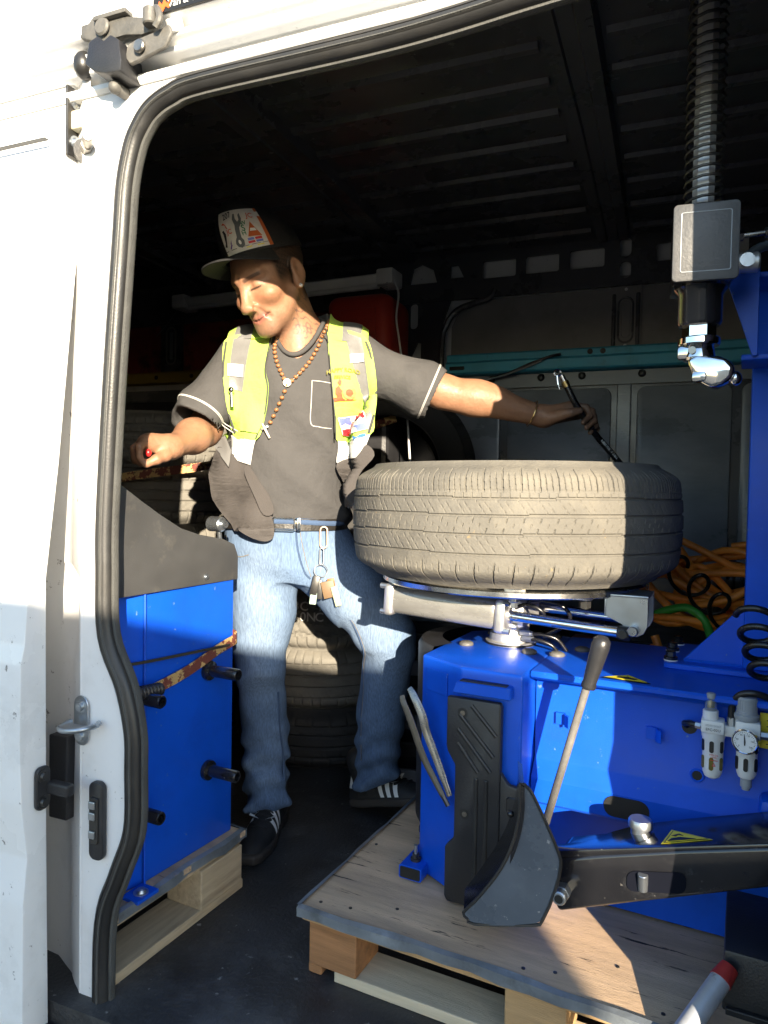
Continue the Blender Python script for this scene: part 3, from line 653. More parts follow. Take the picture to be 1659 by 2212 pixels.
MB().tube([(.185, .158, .643), (.212, .152, .645), (.24, .16, .636), (.258, .17, .612)], .004, 8).build("air_line", HOSEB, pedo, 50)
# disc
tt = MB(); tt.lathe([(.0005, .748), (.20, .748), (.290, .748), (.294, .751), (.294, .760), (.291, .763), (.0005, .763)], 96, M=Matrix.Translation((.118, .222, 0)))
tto = tt.build("turntable", STEEL, T, 30)
for a in range(4):
    ang = R(-100+90*a+28); c = Vector((.118+.20*math.cos(ang), .222+.20*math.sin(ang), 0)); d = Vector((math.cos(ang), math.sin(ang), 0))
    j = MB(); j.box(c+Vector((0, 0, .751)), (.12, .05, .011), .002, ang); jo_ = j.build("jaw_slide", ZINC, tto)
    j = MB(); j.box(c+d*.075+Vector((0, 0, .765)), (.035, .042, .022), .004, ang); j.prism([(0, 0), (.03, 0), (.014, .034), (.006, .034)], lambda a_, b_, e_: (c+d*(.085-a_))+Vector((-d.y, d.x, 0))*(e_-.018)+Vector((0, 0, .758+b_)), .036, .002); j.build("jaw", STEEL, jo_, 30)
    b = MB(); b.cyl(c+d*.03+Vector((0, 0, .748)), c+d*.03+Vector((0, 0, .733)), .011, n=18, bev=.002); b.cyl(c+d*.03+Vector((0, 0, .735)), c+d*.03+Vector((0, 0, .722)), .0075, n=6); b.build("jaw_bolt", ZINC, jo_, 30)
# clamping links under the disc
def link(p0, p1, wd, th, name, m, par):
    p0, p1 = Vector(p0), Vector(p1); d = p1-p0; ang = math.atan2(d.y, d.x); L = d.length
    out = [(L+wd/2*math.sin(t), wd/2*math.cos(t)) for t in np.linspace(0, math.pi, 9)]+[(-wd/2*math.sin(t), -wd/2*math.cos(t)) for t in np.linspace(0, math.pi, 9)]
    b = MB(); M = Matrix.Translation(p0) @ Matrix.Rotation(ang, 4, 'Z'); b.prism(out, lambda a, c, e: M @ Vector((a, c, e)), th, .001); return b.build(name, m, par, 30)
link((.13, .10, .738), (.31, .085, .738), .03, .008, "clamp_link", ALU, tto); link((.02, .06, .741), (.13, .16, .741), .03, .008, "clamp_link", ALU, tto)
link((.10, .30, .738), (-.08, .25, .738), .03, .008, "clamp_link", ALU, tto)
for x, y in ((.31, .085), (.13, .10)):
    b = MB(); b.cyl((x, y, .757), (x, y, .720), .008, n=14); b.cyl((x, y, .735), (x, y, .722), .012, n=6); b.build("link_bolt", DARKMETAL, tto, 30)
# two air cylinders with rods and the steel end bracket
def cylinder(y, x0, x1, z0, z1):
    u = Vector((x1-x0, 0, z1-z0)).normalized(); q = Matrix.Rotation(-math.atan2(u.z, u.x), 3, 'Y')
    c = Vector(((x0+x1)/2, y, (z0+z1)/2)); L = (Vector((x1, y, z1))-Vector((x0, y, z0))).length
    b = MB(); b.box(c, (L, .062, .062), .018, q, 4); o = b.build("air_cylinder", SILVERTAPE, T, 40)
    for s in (0, 1):
        e = Vector((x0, y, z0)) if s == 0 else Vector((x1, y, z1)); e = e+u*(.008 if s == 0 else .004)
        MB().box(e, (.024, .070, .070), .008, q, 3).build("cylinder_head", ALU, o, 40)
        for dy in (-.028, .028):
            for dz in (-.028, .028):
                pp = e+Vector((0, dy, dz)); sg = -1 if s == 0 else 1
                MB().cyl(pp, pp+u*sg*.02, .0062, n=8).build("tie_bolt", ZINC, o, 30)
    r = MB(); pe = Vector((x1, y, z1))+u*.24; r.cyl(Vector((x1, y, z1)), Vector((x1, y, z1))+u*.022, .017, n=20); r.cyl(Vector((x1, y, z1)), pe, .0105, n=24); r.build("piston_rod", CHROME, o, 40)
    e2 = MB(); e2.cyl(pe-u*.012, pe+u*.014, .0135, n=18, bev=.003); e2.cyl(pe+Vector((0, -.02, 0)), pe+Vector((0, .06, 0)), .0085, n=14); e2.build("rod_end", DARKMETAL, o, 40)
    return o
cylinder(.055, -.105, .150, .712, .698); cylinder(.245, -.105, .130, .700, .690)
MB().box((.150, .15, .695), (.075, .13, .06), .012).build("valve_body", ALU, T, 40)
MB().tube([(.16, .09, .705), (.20, .07, .72), (.23, .075, .705), (.215, .09, .685), (.18, .10, .69), (.19, .12, .72), (.25, .13, .715), (.27, .14, .69), (.25, .15, .665), (.21, .16, .64)], .0042, 8).build("valve_hose", HOSEB, T, 50)
eb = MB()
eb.prism([(.352, .757), (.432, .757), (.432, .70), (.425, .685), (.412, .678), (.398, .683), (.385, .70), (.352, .715)], lambda a, b, c: (a, .060+c, b), .005, .001)
eb.prism([(.352, .757), (.432, .757), (.432, .70), (.425, .685), (.412, .678), (.398, .683), (.385, .70), (.352, .715)], lambda a, b, c: (a, .150+c, b), .005, .001)
eb.box((.392, .107, .7545), (.08, .095, .005), .001); eb.box((.354, .107, .735), (.004, .095, .04), .001)
ebo = eb.build("rod_bracket", ZINC, T, 30)
pn = MB(); pn.cyl((.408, .035, .692), (.408, .175, .692), .010, n=16, bev=.002); pn.build("bracket_pin", ZINC, ebo, 40)
MB().cyl((.408, .172, .692), (.408, .20, .692), .013, n=16, bev=.004).build("pin_cap", RUBBER, ebo, 40)

# column, base plate, gusset
bp = MB(); bp.prism([(.455, .135), (.462, .128), (.98, .128), (.98, .345), (.448, .345), (.446, .34)], lambda a, b, c: (a, b, .6105+c), .011, .002); bpo = bp.build("base_plate", BLUE, T, 30)
for x, y in ((.466, .155), (.462, .245), (.466, .325)):
    b = MB(); b.cyl((x, y, .6215), (x, y, .624), .0135, n=20); b.build("washer", WHITEP, bpo, 40)
    b = MB(); b.cyl((x, y, .624), (x, y, .629), .013, n=18); b.cyl((x, y, .629), (x, y, .640), .0095, n=6, bev=.001); b.build("bolt", BLACK_STEEL, bpo, 30)
MB().box((.688, .245, .993), (.19, .20, .742), .006).build("column", BLUE, T, 30)
gs = MB(); gs.prism([(.487, .6225), (.605, .6225), (.605, .755)], lambda a, b, c: (a, .165+c, b), .008, .0015); gs.build("gusset", BLUE, T, 30)
MB().tube([(.4895, .163, .6235), (.60, .163, .6235)], .0035, 6, sub=1).build("weld_bead", BLUE, T, 50)
MB().tube([(.6035, .163, .625), (.6035, .1635, .69), (.6035, .163, .752)], .0032, 6, sub=3).build("weld_bead", BLUE, T, 50)
# swing arm: two plates to the head and a diagonal web
ar = MB(); ar.box((.64, .10, 1.335), (.13, .10, .010), .002); ar.box((.64, .08, 1.19), (.13, .10, .010), .002); ar.prism([(.545, 1.335), (.60, 1.345), (.60, 1.19), (.592, 1.19)], lambda a, b, c: (a, .02+c, b), .01, .001)
ar.build("swing_bracket", BLUE, T, 30)
# mount head assembly
hx, hy = .513, -.075
def hp(z): return Vector((hx, hy, z))
MB().cyl(hp(1.40), hp(1.90), .0165, n=6).build("hexagon_bar", mat("brushed_bar", (.55, .54, .52), .4, metal=.25, var=.1), T, 20)
sp = [hp(1.416+i*(.48/(30*12)))+Vector((.0285*math.cos(i*math.pi/6), .0285*math.sin(i*math.pi/6), 0)) for i in range(30*12+1)]
MB().tube(sp, .0025, 6, sub=1).build("return_spring", DARKMETAL, T, 60)
MB().lathe([(.025, 1.385), (.0295, 1.387), (.0295, 1.415), (.028, 1.418), (.02, 1.418)], 32, M=Matrix.Translation((hx, hy, 0))).build("spring_seat", DARKMETAL, T, 40)
hb = MB(); hb.box((hx, hy, 1.345), (.088, .105, .118), .004, R(9)); hbo = hb.build("head_box", BLACK_STEEL, T, 30)
Mh = Matrix.Translation((hx, hy, 1.345)) @ Matrix.Rotation(R(9), 4, 'Z')
cv = MB(); cv.prism(rrect(-.048, -.060, .048, .060, .007), lambda a, b, c: Mh @ Vector((a, -.054-c, b)), .007, .002, 2); cvo = cv.build("head_cover", mat("grey_plastic_cover", (.085, .085, .085), .5, var=.12, vs=12, bump=.2, bs=200), hbo, 30)
MB().tube([Mh @ Vector((q[0], -.0612, q[1])) for q in rrect(-.036, -.046, .036, .046, .003)], .0009, 6, closed=True, sub=1).build("cover_line", LGREY, cvo, 50)
ls = MB(); ls.cyl(Mh @ Vector((.044, -.01, .02)), Mh @ Vector((.060, -.01, .02)), .0085, n=6); ls.cyl(Mh @ Vector((.060, -.01, .02)), Mh @ Vector((.094, -.01, .022)), .0042, n=12); ls.cyl(Mh @ Vector((.090, -.01, .022)), Mh @ Vector((.103, -.01, .022)), .0075, n=12, bev=.001)
ls.build("adjusting_screw", IRONM, hbo, 30)
lk = MB(); lk.cyl(Mh @ Vector((.04, -.005, -.022)), Mh @ Vector((.085, -.005, -.022)), .016, n=20, bev=.003); lk.cyl(Mh @ Vector((.065, -.024, -.022)), Mh @ Vector((.065, -.005, -.022)), .011, n=16); lk.build("lock_boss", ALU, hbo, 40)
MB().tube([Mh @ Vector(p) for p in ((.07, .02, -.02), (.075, .03, .0), (.10, .045, .018), (.14, .06, .025), (.2, .07, .03))], .008, 10).build("lock_handle", mat("grey_handle", (.10, .12, .13), .4), hbo, 50)
hs_ = MB(); hs_.lathe([(.040, 1.290), (.041, 1.286), (.034, 1.275), (.034, 1.232), (.031, 1.226), (.012, 1.226)], 32, M=Matrix.Translation((hx, hy, 0))); hs_.build("head_sleeve", BLACK_STEEL, T, 40)
hc = MB(); hc.cyl(hp(1.232), hp(1.205), .026, n=6); hc.lathe([(.031, 1.207), (.0325, 1.205), (.0325, 1.196), (.031, 1.194), (.01, 1.194)], 32, M=Matrix.Translation((hx, hy, 0))); hc.build("head_collar", CHROME, T, 30)
duck = MB()
duck.cyl(hp(1.196), hp(1.170), .024, .026, n=24, bev=.004)
duck.box((hx-.012, hy-.012, 1.182), (.038, .016, .022), .005); duck.box((hx+.018, hy-.004, 1.155), (.044, .038, .04), .012, R(14), 4)
duck.prism([(-.014, .006), (.0, .014), (.02, .010), (.045, .004), (.058, -.010), (.055, -.028), (.040, -.040), (.024, -.044), (.008, -.034), (-.006, -.020)], lambda a, b, c: (hx+a-.002, hy-.026+c, 1.165+b), .040, .008, 3)
duck.ball((hx+.056, hy-.004, 1.138), (.010, .012, .012)); duck.box((hx+.004, hy-.016, 1.141), (.024, .024, .018), .006)
duck.build("mount_head", CHROME, T, 40)
MB().cyl((hx-.008, hy-.020, 1.184), (hx-.008, hy-.027, 1.184), .006, n=14).build("head_screw", IRONM, T, 40)

# bead breaker arm
ba = MB()
arm_out = [(.325, .255), (.33, .246), (.64, .372), (.80, .40), (.80, .47), (.66, .440), (.52, .400), (.40, .362), (.33, .338), (.318, .32)]
ba.prism(arm_out, lambda a, b, c: (a, -.172+c, b), .09, .007, 3)
bao = ba.build("breaker_arm", BLACK_STEEL, T, 30)
tp = MB(); tp.prism([(.30, -.17), (.64, -.17), (.80, -.17), (.80, -.03), (.52, -.06), (.44, -.075), (.40, -.10), (.36, -.135), (.30, -.145)], lambda a, b, c: (a, b, .338+(a-.33)*.285+c), .012, .003, 2)
tp.build("arm_top_plate", BLACK_STEEL, bao, 30)
pin = MB(); pin.cyl((.448, -.105, .372), (.448, -.105, .392), .0155, n=24, bev=.001); pin.lathe([(.0155, .391), (.0195, .392), (.0195, .402), (.0175, .405), (.0003, .405)], 28, M=Matrix.Translation((.448, -.105, 0))); pin.build("arm_pin", ZINC, bao, 40)
sl = MB(); sl.prism(rrect(.438, .322, .525, .355, .012), lambda a, b, c: (a, -.1724-c, b+(a-.48)*.22), .0016); slo = sl.build("arm_slot", mat("slot_depth", (.006, .007, .012), .9, spec=.05), bao, 30)
MB().cyl((.462, -.1765, .348), (.462, -.171, .320), .008, n=16, bev=.001).build("slot_pin", ZINC, slo, 40)
tz = lambda x, e: .338+(x-.33)*.285+.0122+e
for sz, m_, e in ((1.0, YELLOWL, .0008), (.86, INK, .0014), (.78, YELLOWL, .0020)):
    P3 = [(.486, -.160), (.560, -.152), (.497, -.108)]; cx = sum(q[0] for q in P3)/3; cy = sum(q[1] for q in P3)/3
    plate("arm_warning", [[(cx+(x-cx)*sz, cy+(y-cy)*sz) for x, y in P3]], lambda a, b, c: (a, b, tz(a, e)+c), .0006, m_, bao)
plate("arm_warning_mark", [[(.495, -.154), (.536, -.150), (.524, -.145), (.512, -.141), (.500, -.144)]], lambda a, b, c: (a, b, tz(a, .0026)+c), .0006, INK, bao)
plate("arm_warning_mark", [[(.499, -.134), (.506, -.138), (.509, -.132), (.517, -.137), (.510, -.128)]], lambda a, b, c: (a, b, tz(a, .0026)+c), .0006, INK, bao)
# shovel: grey outer shield and black concave blade
C_ = [(.271, .468), (.272, .43), (.268, .395), (.258, .355), (.243, .320), (.222, .285), (.199, .252), (.178, .226)]
shl = C_+[(.186, .217), (.198, .2115), (.295, .234), (.312, .246), (.331, .30), (.338, .340), (.335, .36), (.318, .40), (.300, .437), (.287, .460)]
def fs_(a, b, c):                              # the shield is bowed: its right part falls away from the camera
    return (a, -.215+.35*max(0, a-.24)**1.3+c, b)
me = curve_mesh([shl], .003)
sho = mapped("breaker_shovel", me, fs_, mat("shovel_shield", (.08, .098, .122), .30, var=.2, vs=10, dirt=(.12, .14, .16), damt=.22, ds=22, dsharp=.25, dirt2=(.4, .4, .4), d2amt=-.06, d2s=70), bao, 40, cuts=2)
Cs = catmull([Vector((a, 0, b)) for a, b in C_], 3); bl = MB(); n = len(Cs); vs = []
for i, p in enumerate(Cs):
    t = i/(n-1); wdt = .055+.015*math.sin(t*math.pi)
    for q in range(5):
        s_ = q/4; vs.append((p.x-wdt*.42*s_-.018*math.sin(s_*3.14)*0, -.216+wdt*1.2*s_, p.z+.012*s_*(1-t)-.0*s_))
    for q in range(5):
        s_ = 1-q/4; vs.append((p.x-wdt*.42*s_+.008, -.216+wdt*1.2*s_, p.z+.012*s_*(1-t)-.004))
kk = 10
fs2 = [(i*kk+q, i*kk+(q+1) % kk, (i+1)*kk+(q+1) % kk, (i+1)*kk+q) for i in range(n-1) for q in range(kk)]
bl.add(vs, fs2+[tuple(range(kk)), tuple(reversed(range((n-1)*kk, n*kk)))]); bl.build("shovel_blade", BLACK_STEEL, sho, 50)
rim = MB(); rim.tube([fs_(a, b, -.003) for a, b in shl], .0028, 6, closed=True, sub=2).build("shovel_rim", RUBBER, sho, 50)
for x, z in ((.236, .268), (.262, .40)): MB().ball((x-.014, -.185, z), (.006, .006, .006)).build("blade_rivet", BLACK_STEEL, sho, 60)
pv = MB(); pv.cyl((.337, -.165, .287), (.337, -.190, .287), .014, n=6, bev=.001); pv.cyl((.337, -.188, .287), (.337, -.205, .287), .0115, n=18, bev=.002); pvo = pv.build("shovel_bolt", ZINC, bao, 30)
MB().cyl((.337, -.2045, .287), (.337, -.206, .287), .007, n=16).build("bolt_bore", INK, pvo, 40)
# lever with grip
lv = MB(); lv.cyl((.284, -.085, .352), (.355, -.100, .622), .0072, n=18); lv.build("lever_rod", mat("worn_silver_rod", (.23, .22, .205), .42, metal=.35, var=.2, vs=30, dirt=(.2, .17, .14), damt=.2, ds=40), T, 40)
d_ = (Vector((.355, -.1, .622))-Vector((.284, -.085, .352))).normalized(); p_ = Vector((.355, -.1, .612))
q_ = Matrix.Translation(p_) @ d_.to_track_quat('Z', 'Y').to_matrix().to_4x4()
gr = MB(); gr.lathe([(.0073, 0), (.0125, .001), (.0132, .006), (.0118, .012), (.0145, .055), (.0158, .078), (.0145, .090), (.009, .096), (.0003, .0975)], 24, M=q_)
gr.build("lever_grip", BLACKP, T, 40)
# pedal on the left under the man's shoe
pd = MB(); pd.box((-.03, .20, .165), (.07, .13, .018), .004); pdo = pd.build("pedal", RUBBER, T, 30)
for i in range(6): MB().box((-.055+i*.010, .20, .1755), (.004, .12, .004), .001).build("pedal_rib", RUBBER, pdo)
# lower right: corner gusset
MB().box((.655, -.015, .40), (.06, .05, .10), .01).build("arm_hinge", BLUE, T, 30)

# filter, lubricator and regulator on the front
fr = MB(); fr.box((.578, -.012, .5505), (.052, .026, .018), .002); fro = fr.build("air_service_unit", WHITEP, T, 30)
def bowl(x, zt, zb, r, amber):
    b = MB(); b.lathe([(r*.35, zb-.004), (r*.75, zb), (r*.95, zb+.008), (r, zb+.02), (r*1.0, zb+.045), (r*1.04, zb+.047), (r*1.06, zt-.02), (r*1.12, zt-.018), (r*1.12, zt), (r*.9, zt+.002), (.0005, zt+.002)], 28, M=Matrix.Translation((x, -.022, 0)))
    o = b.build("bowl", WHITEP, fro, 35)
    for a in (-150, -95, -38):
        for z0, z1, mm in ((zb+.014, zb+.036, amber), (zb+.044, zb+.064, INK)):
            ca, sa = math.cos(R(a)), math.sin(R(a)); rr_ = r*1.02
            MB().prism(rrect(-.0035, z0, .0035, z1, .0034), lambda u, v, c: (x+ca*(rr_+c)-sa*u, -.022+sa*(rr_+c)+ca*u, v), .0012).build("sight_slot", mm, o)
    return o
AMB = mat("amber_oil", (.14, .11, .02), .2, var=.1)
b1 = bowl(.552, .556, .470, .0165, AMB); b2 = bowl(.604, .566, .478, .0165, INK)
MB().box((.551, -.026, .5585), (.036, .034, .022), .003).build("unit_body", WHITEP, fro, 30)
MB().box((.604, -.026, .5605), (.038, .034, .030), .003).build("unit_body", WHITEP, fro, 30)
MB().cyl((.547, -.026, .568), (.547, -.026, .584), .0125, n=24, bev=.001).build("lubricator_neck", WHITEP, fro, 40)
MB().lathe([(.0095, .583), (.0095, .594), (.0075, .602), (.0005, .603)], 20, M=Matrix.Translation((.547, -.026, 0))).build("sight_dome", GLASSP, fro, 50)
MB().cyl((.547, -.026, .588), (.547, -.026, .604), .0042, n=12).build("drip_tube", mat("brass", (.5, .36, .12), .35, metal=1), fro, 40)
MB().cyl((.547, -.026, .603), (.547, -.026, .613), .0072, n=20, bev=.0012).build("filler_cap", LGREY, fro, 40)
rk = MB(); rk.lathe([(.0185, .576), (.0195, .578), (.0195, .584), (.0165, .586), (.0165, .589), (.0155, .590), (.0150, .612), (.0135, .614), (.0003, .6145)], 32, M=Matrix.Translation((.602, -.024, 0))); rko = rk.build("regulator_knob", LGREY, fro, 35)
for i in range(24):
    a = i*math.pi/12; MB().box((.602+.0153*math.cos(a), -.024+.0153*math.sin(a), .601), (.0012, .0018, .019), 0, a).build("knob_flute", LGREY, rko)
for z, r_ in ((.473, .009), (.468, .0065)): MB().cyl((.604, -.022, z-.012), (.604, -.022, z+.004), r_, n=18, bev=.001).build("drain", LGREY, fro, 40)
ga = MB(); ga.lathe([(.0005, 0), (.0195, 0), (.0205, .003), (.0205, .012), (.019, .0135), (.0178, .0125)], 40, M=Matrix.Translation((.603, -.044, .547)) @ Matrix.Rotation(R(90), 4, 'X') @ Matrix.Rotation(R(-14), 4, 'Y'))
gao = ga.build("pressure_gauge", CHROME, fro, 40)
Mg = Matrix.Translation((.603, -.044, .547)) @ Matrix.Rotation(R(90), 4, 'X') @ Matrix.Rotation(R(-14), 4, 'Y')
fg = lambda a, b, c: Mg @ Vector((a, b, .0118+c))
mapped("gauge_dial", curve_mesh([[(.0178*math.cos(t*.157), .0178*math.sin(t*.157)) for t in range(40)]], .0003), fg, WHITEINK, gao)
for i in range(28):
    t = R(225-i*10); l = .0022 if i % 3 == 0 else .0013
    mapped("gauge_tick", curve_mesh([[(math.cos(t)*(.016-l)-math.sin(t)*.0003, math.sin(t)*(.016-l)+math.cos(t)*.0003), (math.cos(t)*.016-math.sin(t)*.0003, math.sin(t)*.016+math.cos(t)*.0003), (math.cos(t)*.016+math.sin(t)*.0003, math.sin(t)*.016-math.cos(t)*.0003), (math.cos(t)*(.016-l)+math.sin(t)*.0003, math.sin(t)*(.016-l)-math.cos(t)*.0003)]], .0002), lambda a, b, c: fg(a, b, c+.0006), INK, gao)
mapped("gauge_needle", curve_mesh([[(-.0008, -.006), (.0008, -.006), (.0012, 0), (-.0008, .0125), (-.0016, .0125), (-.0012, 0)]], .0003), lambda a, b, c: fg(a, b, c+.0012), INK, gao)
for i, tx in enumerate(("0", "40", "80", "120", "160", "200")):
    t = R(222-i*52); mapped("gauge_numeral", text_mesh(tx, .0038, .0001), lambda a, b, c: fg(a+.0118*math.cos(t), b+.0118*math.sin(t), c+.0008), INK, gao)
mapped("unit_lettering", text_mesh("EFC-02U", .0062, .0001), lambda a, b, c: (.552+a, -.0434-c, .5545+b), INK, fro)
mapped("unit_lettering", text_mesh("20250120367", .0044, .0001), lambda a, b, c: (.552+a, -.0434-c, .5615+b), LGREY, fro)
mapped("level_lettering", text_mesh("MIN OIL\nLEVEL", .0038, .0001), lambda a, b, c: (.5545+a, -.0402-c, .509+b), REDINK, b1)
plate("level_line", [[(.549, .5015), (.5605, .5015), (.5605, .5025), (.549, .5025)]], lambda a, b, c: (a, -.0401+c, b), .0004, REDINK, b1)
plate("level_triangle", [[(.5515, .492), (.5575, .492), (.5545, .498)], [(.5528, .4928), (.5562, .4928), (.5545, .4962)]], lambda a, b, c: (a, -.0401+c, b), .0004, REDINK, b1)
MB().cyl((.533, -.026, .5535), (.524, -.024, .5535), .0058, n=6).build("inlet_fitting", ZINC, fro, 30)
MB().tube([(.525, -.024, .5535), (.515, -.02, .553), (.505, -.008, .549), (.508, .012, .539)], .005, 10).build("inlet_hose", HOSEB, fro, 50)
MB().cyl((.5785, -.018, .5585), (.5785, -.018, .574), .0065, n=6).build("outlet_fitting", ZINC, fro, 30)
MB().box((.64, -.006, .556), (.036, .004, .06), .001).build("yellow_plate", YELLOWL, fro)
for i in range(5): MB().box((.642, -.0085, .534+i*.010), (.02, .0006, .0015)).build("plate_print", INK, fro)
MB().cyl((.622, -.026, .553), (.64, -.026, .553), .007, n=6).build("side_fitting", ZINC, fro, 30)
hc_ = [(.5785, -.018, .572), (.580, -.02, .596), (.592, -.028, .617), (.615, -.03, .622), (.645, -.02, .612), (.66, .0, .608)]
MB().tube(hc_, .0058, 10).build("outlet_hose", HOSEB, fro, 50)
coil = [(.64+.032*math.cos(t)-.008*t/6.283, .005-.02*math.sin(t), .640+.024*math.sin(t*1.0)+.030*t/6.283) for t in np.linspace(0, 6.283*3.5, 60)]
MB().tube(coil, .0058, 10, sub=2).build("coiled_hose", HOSEB, T, 50)

# ------------------------------------------------------------------ two tyre irons in the pocket
def iron(label, P, wd, m):
    o = thing("tyre_iron", label, "tyre iron", FO, FR, "tyre irons in the machine pocket")
    b = MB(); Q = catmull([Vector(p) for p in P], 6); n = len(Q); vs = []
    for i, p in enumerate(Q):
        t = (Q[min(n-1, i+1)]-Q[max(0, i-1)]).normalized(); s = t.cross(Vector((.3, -1, 0))).normalized(); nn = s.cross(t).normalized()
        f = i/(n-1); w_ = wd*(.75+.35*math.sin(f*3.1)) if f < .92 else wd*.7; h_ = .0045 if f > .2 else .003
        vs += [p-s*w_*.5-nn*h_*.5, p-nn*h_, p+s*w_*.5-nn*h_*.5, p+s*w_*.5+nn*h_*.5, p+nn*h_, p-s*w_*.5+nn*h_*.5]
    b.add(vs, [(i*6+q, i*6+(q+1) % 6, (i+1)*6+(q+1) % 6, (i+1)*6+q) for i in range(n-1) for q in range(6)]+[tuple(range(6)), tuple(reversed(range((n-1)*6, n*6)))])
    b.build("iron_bar", m, o, 50); return o
iron("bright flat tyre iron in the pocket, the upper of two", [(-.008, -.052, .548), (.004, -.056, .535), (.025, -.06, .50), (.035, -.062, .47), (.06, -.066, .42), (.092, -.072, .355)], .015, mat("bright_iron", (.20, .20, .205), .25, metal=.8, var=.25, vs=20))
iron("darker rounded tyre iron in the pocket, the lower of two", [(-.022, -.056, .532), (-.018, -.058, .52), (.0, -.06, .485), (.03, -.064, .42), (.06, -.068, .375), (.09, -.074, .335)], .012, mat("dark_iron", (.085, .078, .07), .35, metal=.8, var=.3, vs=20))

# ------------------------------------------------------------------ wheel balancer and its pallet
BO = (-.94, 1.40, 0)
bal = thing("wheel_balancer", "blue wheel balancer cabinet with grey hood and black storage pegs", "wheel balancer", BO, FR)
bb = MB(); bb.prism([(.0, .0), (-.008, -.27), (-.028, -.365), (-.075, -.365), (-.14, -.17), (-.60, -.17), (-.60, .0)], lambda a, b, c: (a, b, .142+c), .598, .004, 2); bb.build("cabinet", BLUE, bal, 25)
hood = MB(); hp_ = [(.008, .735), (.008, .79), (-.006, .818), (-.045, .832), (-.12, .845), (-.18, .862), (-.24, .892), (-.29, .92), (-.335, .947), (-.36, .958), (-.36, .735)]
hood.prism(hp_, lambda a, b, c: (.006-c-.0*a, a, b), .018, .003, 2); hood.prism([(a-.02, b-.004) for a, b in hp_ if a>-.3]+[(-.16,.735)] if 0 else [(-.012,.735),(-.012,.785),(-.03,.81),(-.065,.828),(-.14,.842),(-.17,.855),(-.17,.735)], lambda a, b, c: (-.018-c, a, b), .55, .006, 2)
hoo = hood.build("hood", GREYHOOD, bal, 30)
back = MB(); back.prism([(-.02, .80), (-.02, .852), (-.035, .864), (-.12, .868), (-.14, .80)], lambda a, b, c: (-.20-c, a, b), .02, .004, 2); back.build("hood_tab", GREYHOOD, hoo, 30)
sh = MB(); sh.cyl((-.10, .03, .86), (-.06, .03, .86), .018, n=20, bev=.003); sh.cyl((-.06, .03, .86), (-.05, .03, .86), .009, n=12); sh.cyl((-.075, .032, .86), (-.075, .05, .745), .006, n=10); sh.build("guard_post", ZINC, bal, 40)
sc_ = MB(); sc_.cyl((.006, -.105, .752), (.0095, -.105, .752), .0065, n=16); sc_.cyl((.0095, -.105, .752), (.0125, -.105, .752), .0042, n=12); sc_.build("hood_screw", ZINC, hoo, 40)
for y, z, sx in ((-.085, .540, 0), (-.300, .535, -.012), (-.085, .315, 0), (-.300, .308, -.012)):
    p = MB(); p.lathe([(.0215, 0), (.0225, .004), (.0215, .009), (.013, .012), (.013, .084), (.0115, .086), (.0085, .086), (.008, .05)], 28, M=Matrix.Translation((-.002+sx, y, z)) @ Matrix.Rotation(R(90), 4, 'Y')); po_ = p.build("storage_peg", BLACK_STEEL, bal, 40)
tb = MB(); tb.box((.018, -.30, .1455), (.045, .055, .007), .001); tbo = tb.build("mounting_tab", BLUE, bal)
screw((.020, -.30, .149), (0, 0, 1), .011, ZINC, "screw", tbo)
MB().tube([(.001, -.272, .145), (-.0035, -.2715, .74)], .0025, 6, sub=1).build("corner_seam", BLUE, bal, 50)
pb = thing("pallet", "small wooden pallet with metal edging under the wheel balancer", "pallet", BO, FR)
dk = MB(); dk.prism([(.025, -.365), (.030, .015), (-.66, .015), (-.66, -.165), (-.14, -.165), (-.10, -.365)], lambda a, b, c: (a, b, .130+c), .012); dk.build("deck", PLY, pb)
wavy_strip([(.026+.003*math.sin(i), -.365+i*.038, 1, 0) for i in range(11)], .124, .1435, .004, "edge_strip", EDGE, pb)
wavy_strip([(.03-.05*i, .016, 0, 1) for i in range(14)], .124, .1435, .004, "edge_strip", EDGE, pb)
MB().box((-.03, -.172, .120), (.095, .376, .019), .002).build("top_board", PINE_DULL, pb)
for y, h_ in ((-.06, .14),): MB().box((-.025, y, .066), (.10, h_, .088), .003).build("block", PINE_DULL, pb)
MB().box((-.03, -.172, .011), (.10, .385, .021), .002).build("runner", PINE_DULL, pb)
MB().box((-.35, -.08, .011), (.10, .18, .021), .002).build("runner", PINE, pb)
# camouflage strap with black cord round the balancer
sp_ = thing("ratchet_strap", "camouflage ratchet strap slung round the balancer cabinet", "strap", BO, FR)
def band(P, wd, th, name, m, par, axis=(0, 0, 1), sub=5):
    Q = catmull([Vector(p) for p in P], sub); b = MB(); n = len(Q); vs = []; ax = Vector(axis)
    for i, p in enumerate(Q):
        t = (Q[min(n-1, i+1)]-Q[max(0, i-1)]).normalized(); s = (ax-t*ax.dot(t)).normalized(); nn = s.cross(t)
        vs += [p-s*wd/2-nn*th/2, p+s*wd/2-nn*th/2, p+s*wd/2+nn*th/2, p-s*wd/2+nn*th/2]
    b.add(vs, [(i*4+q, i*4+(q+1) % 4, (i+1)*4+(q+1) % 4, (i+1)*4+q) for i in range(n-1) for q in range(4)]+[(0, 1, 2, 3), (4*n-1, 4*n-2, 4*n-3, 4*n-4)])
    return b.build(name, m, par, 40)
band([(-.04, .008, .606), (.007, .003, .600), (.006, -.06, .583), (.004, -.15, .556), (.003, -.24, .540), (.0, -.30, .533), (-.004, -.35, .525)], .024, .002, "webbing", CAMO, sp_)
band([(-.05, .01, .588), (.006, .004, .586), (.004, -.15, .592), (.0, -.30, .600), (-.025, -.358, .603), (-.06,-.37,.605)], .006, .002, "cord", mat("dark_cord", (.035, .03, .022), .8), sp_)
rt_ = MB(); rt_.cyl((.03, -.34, .552), (.03, -.262, .545), .0125, n=16)
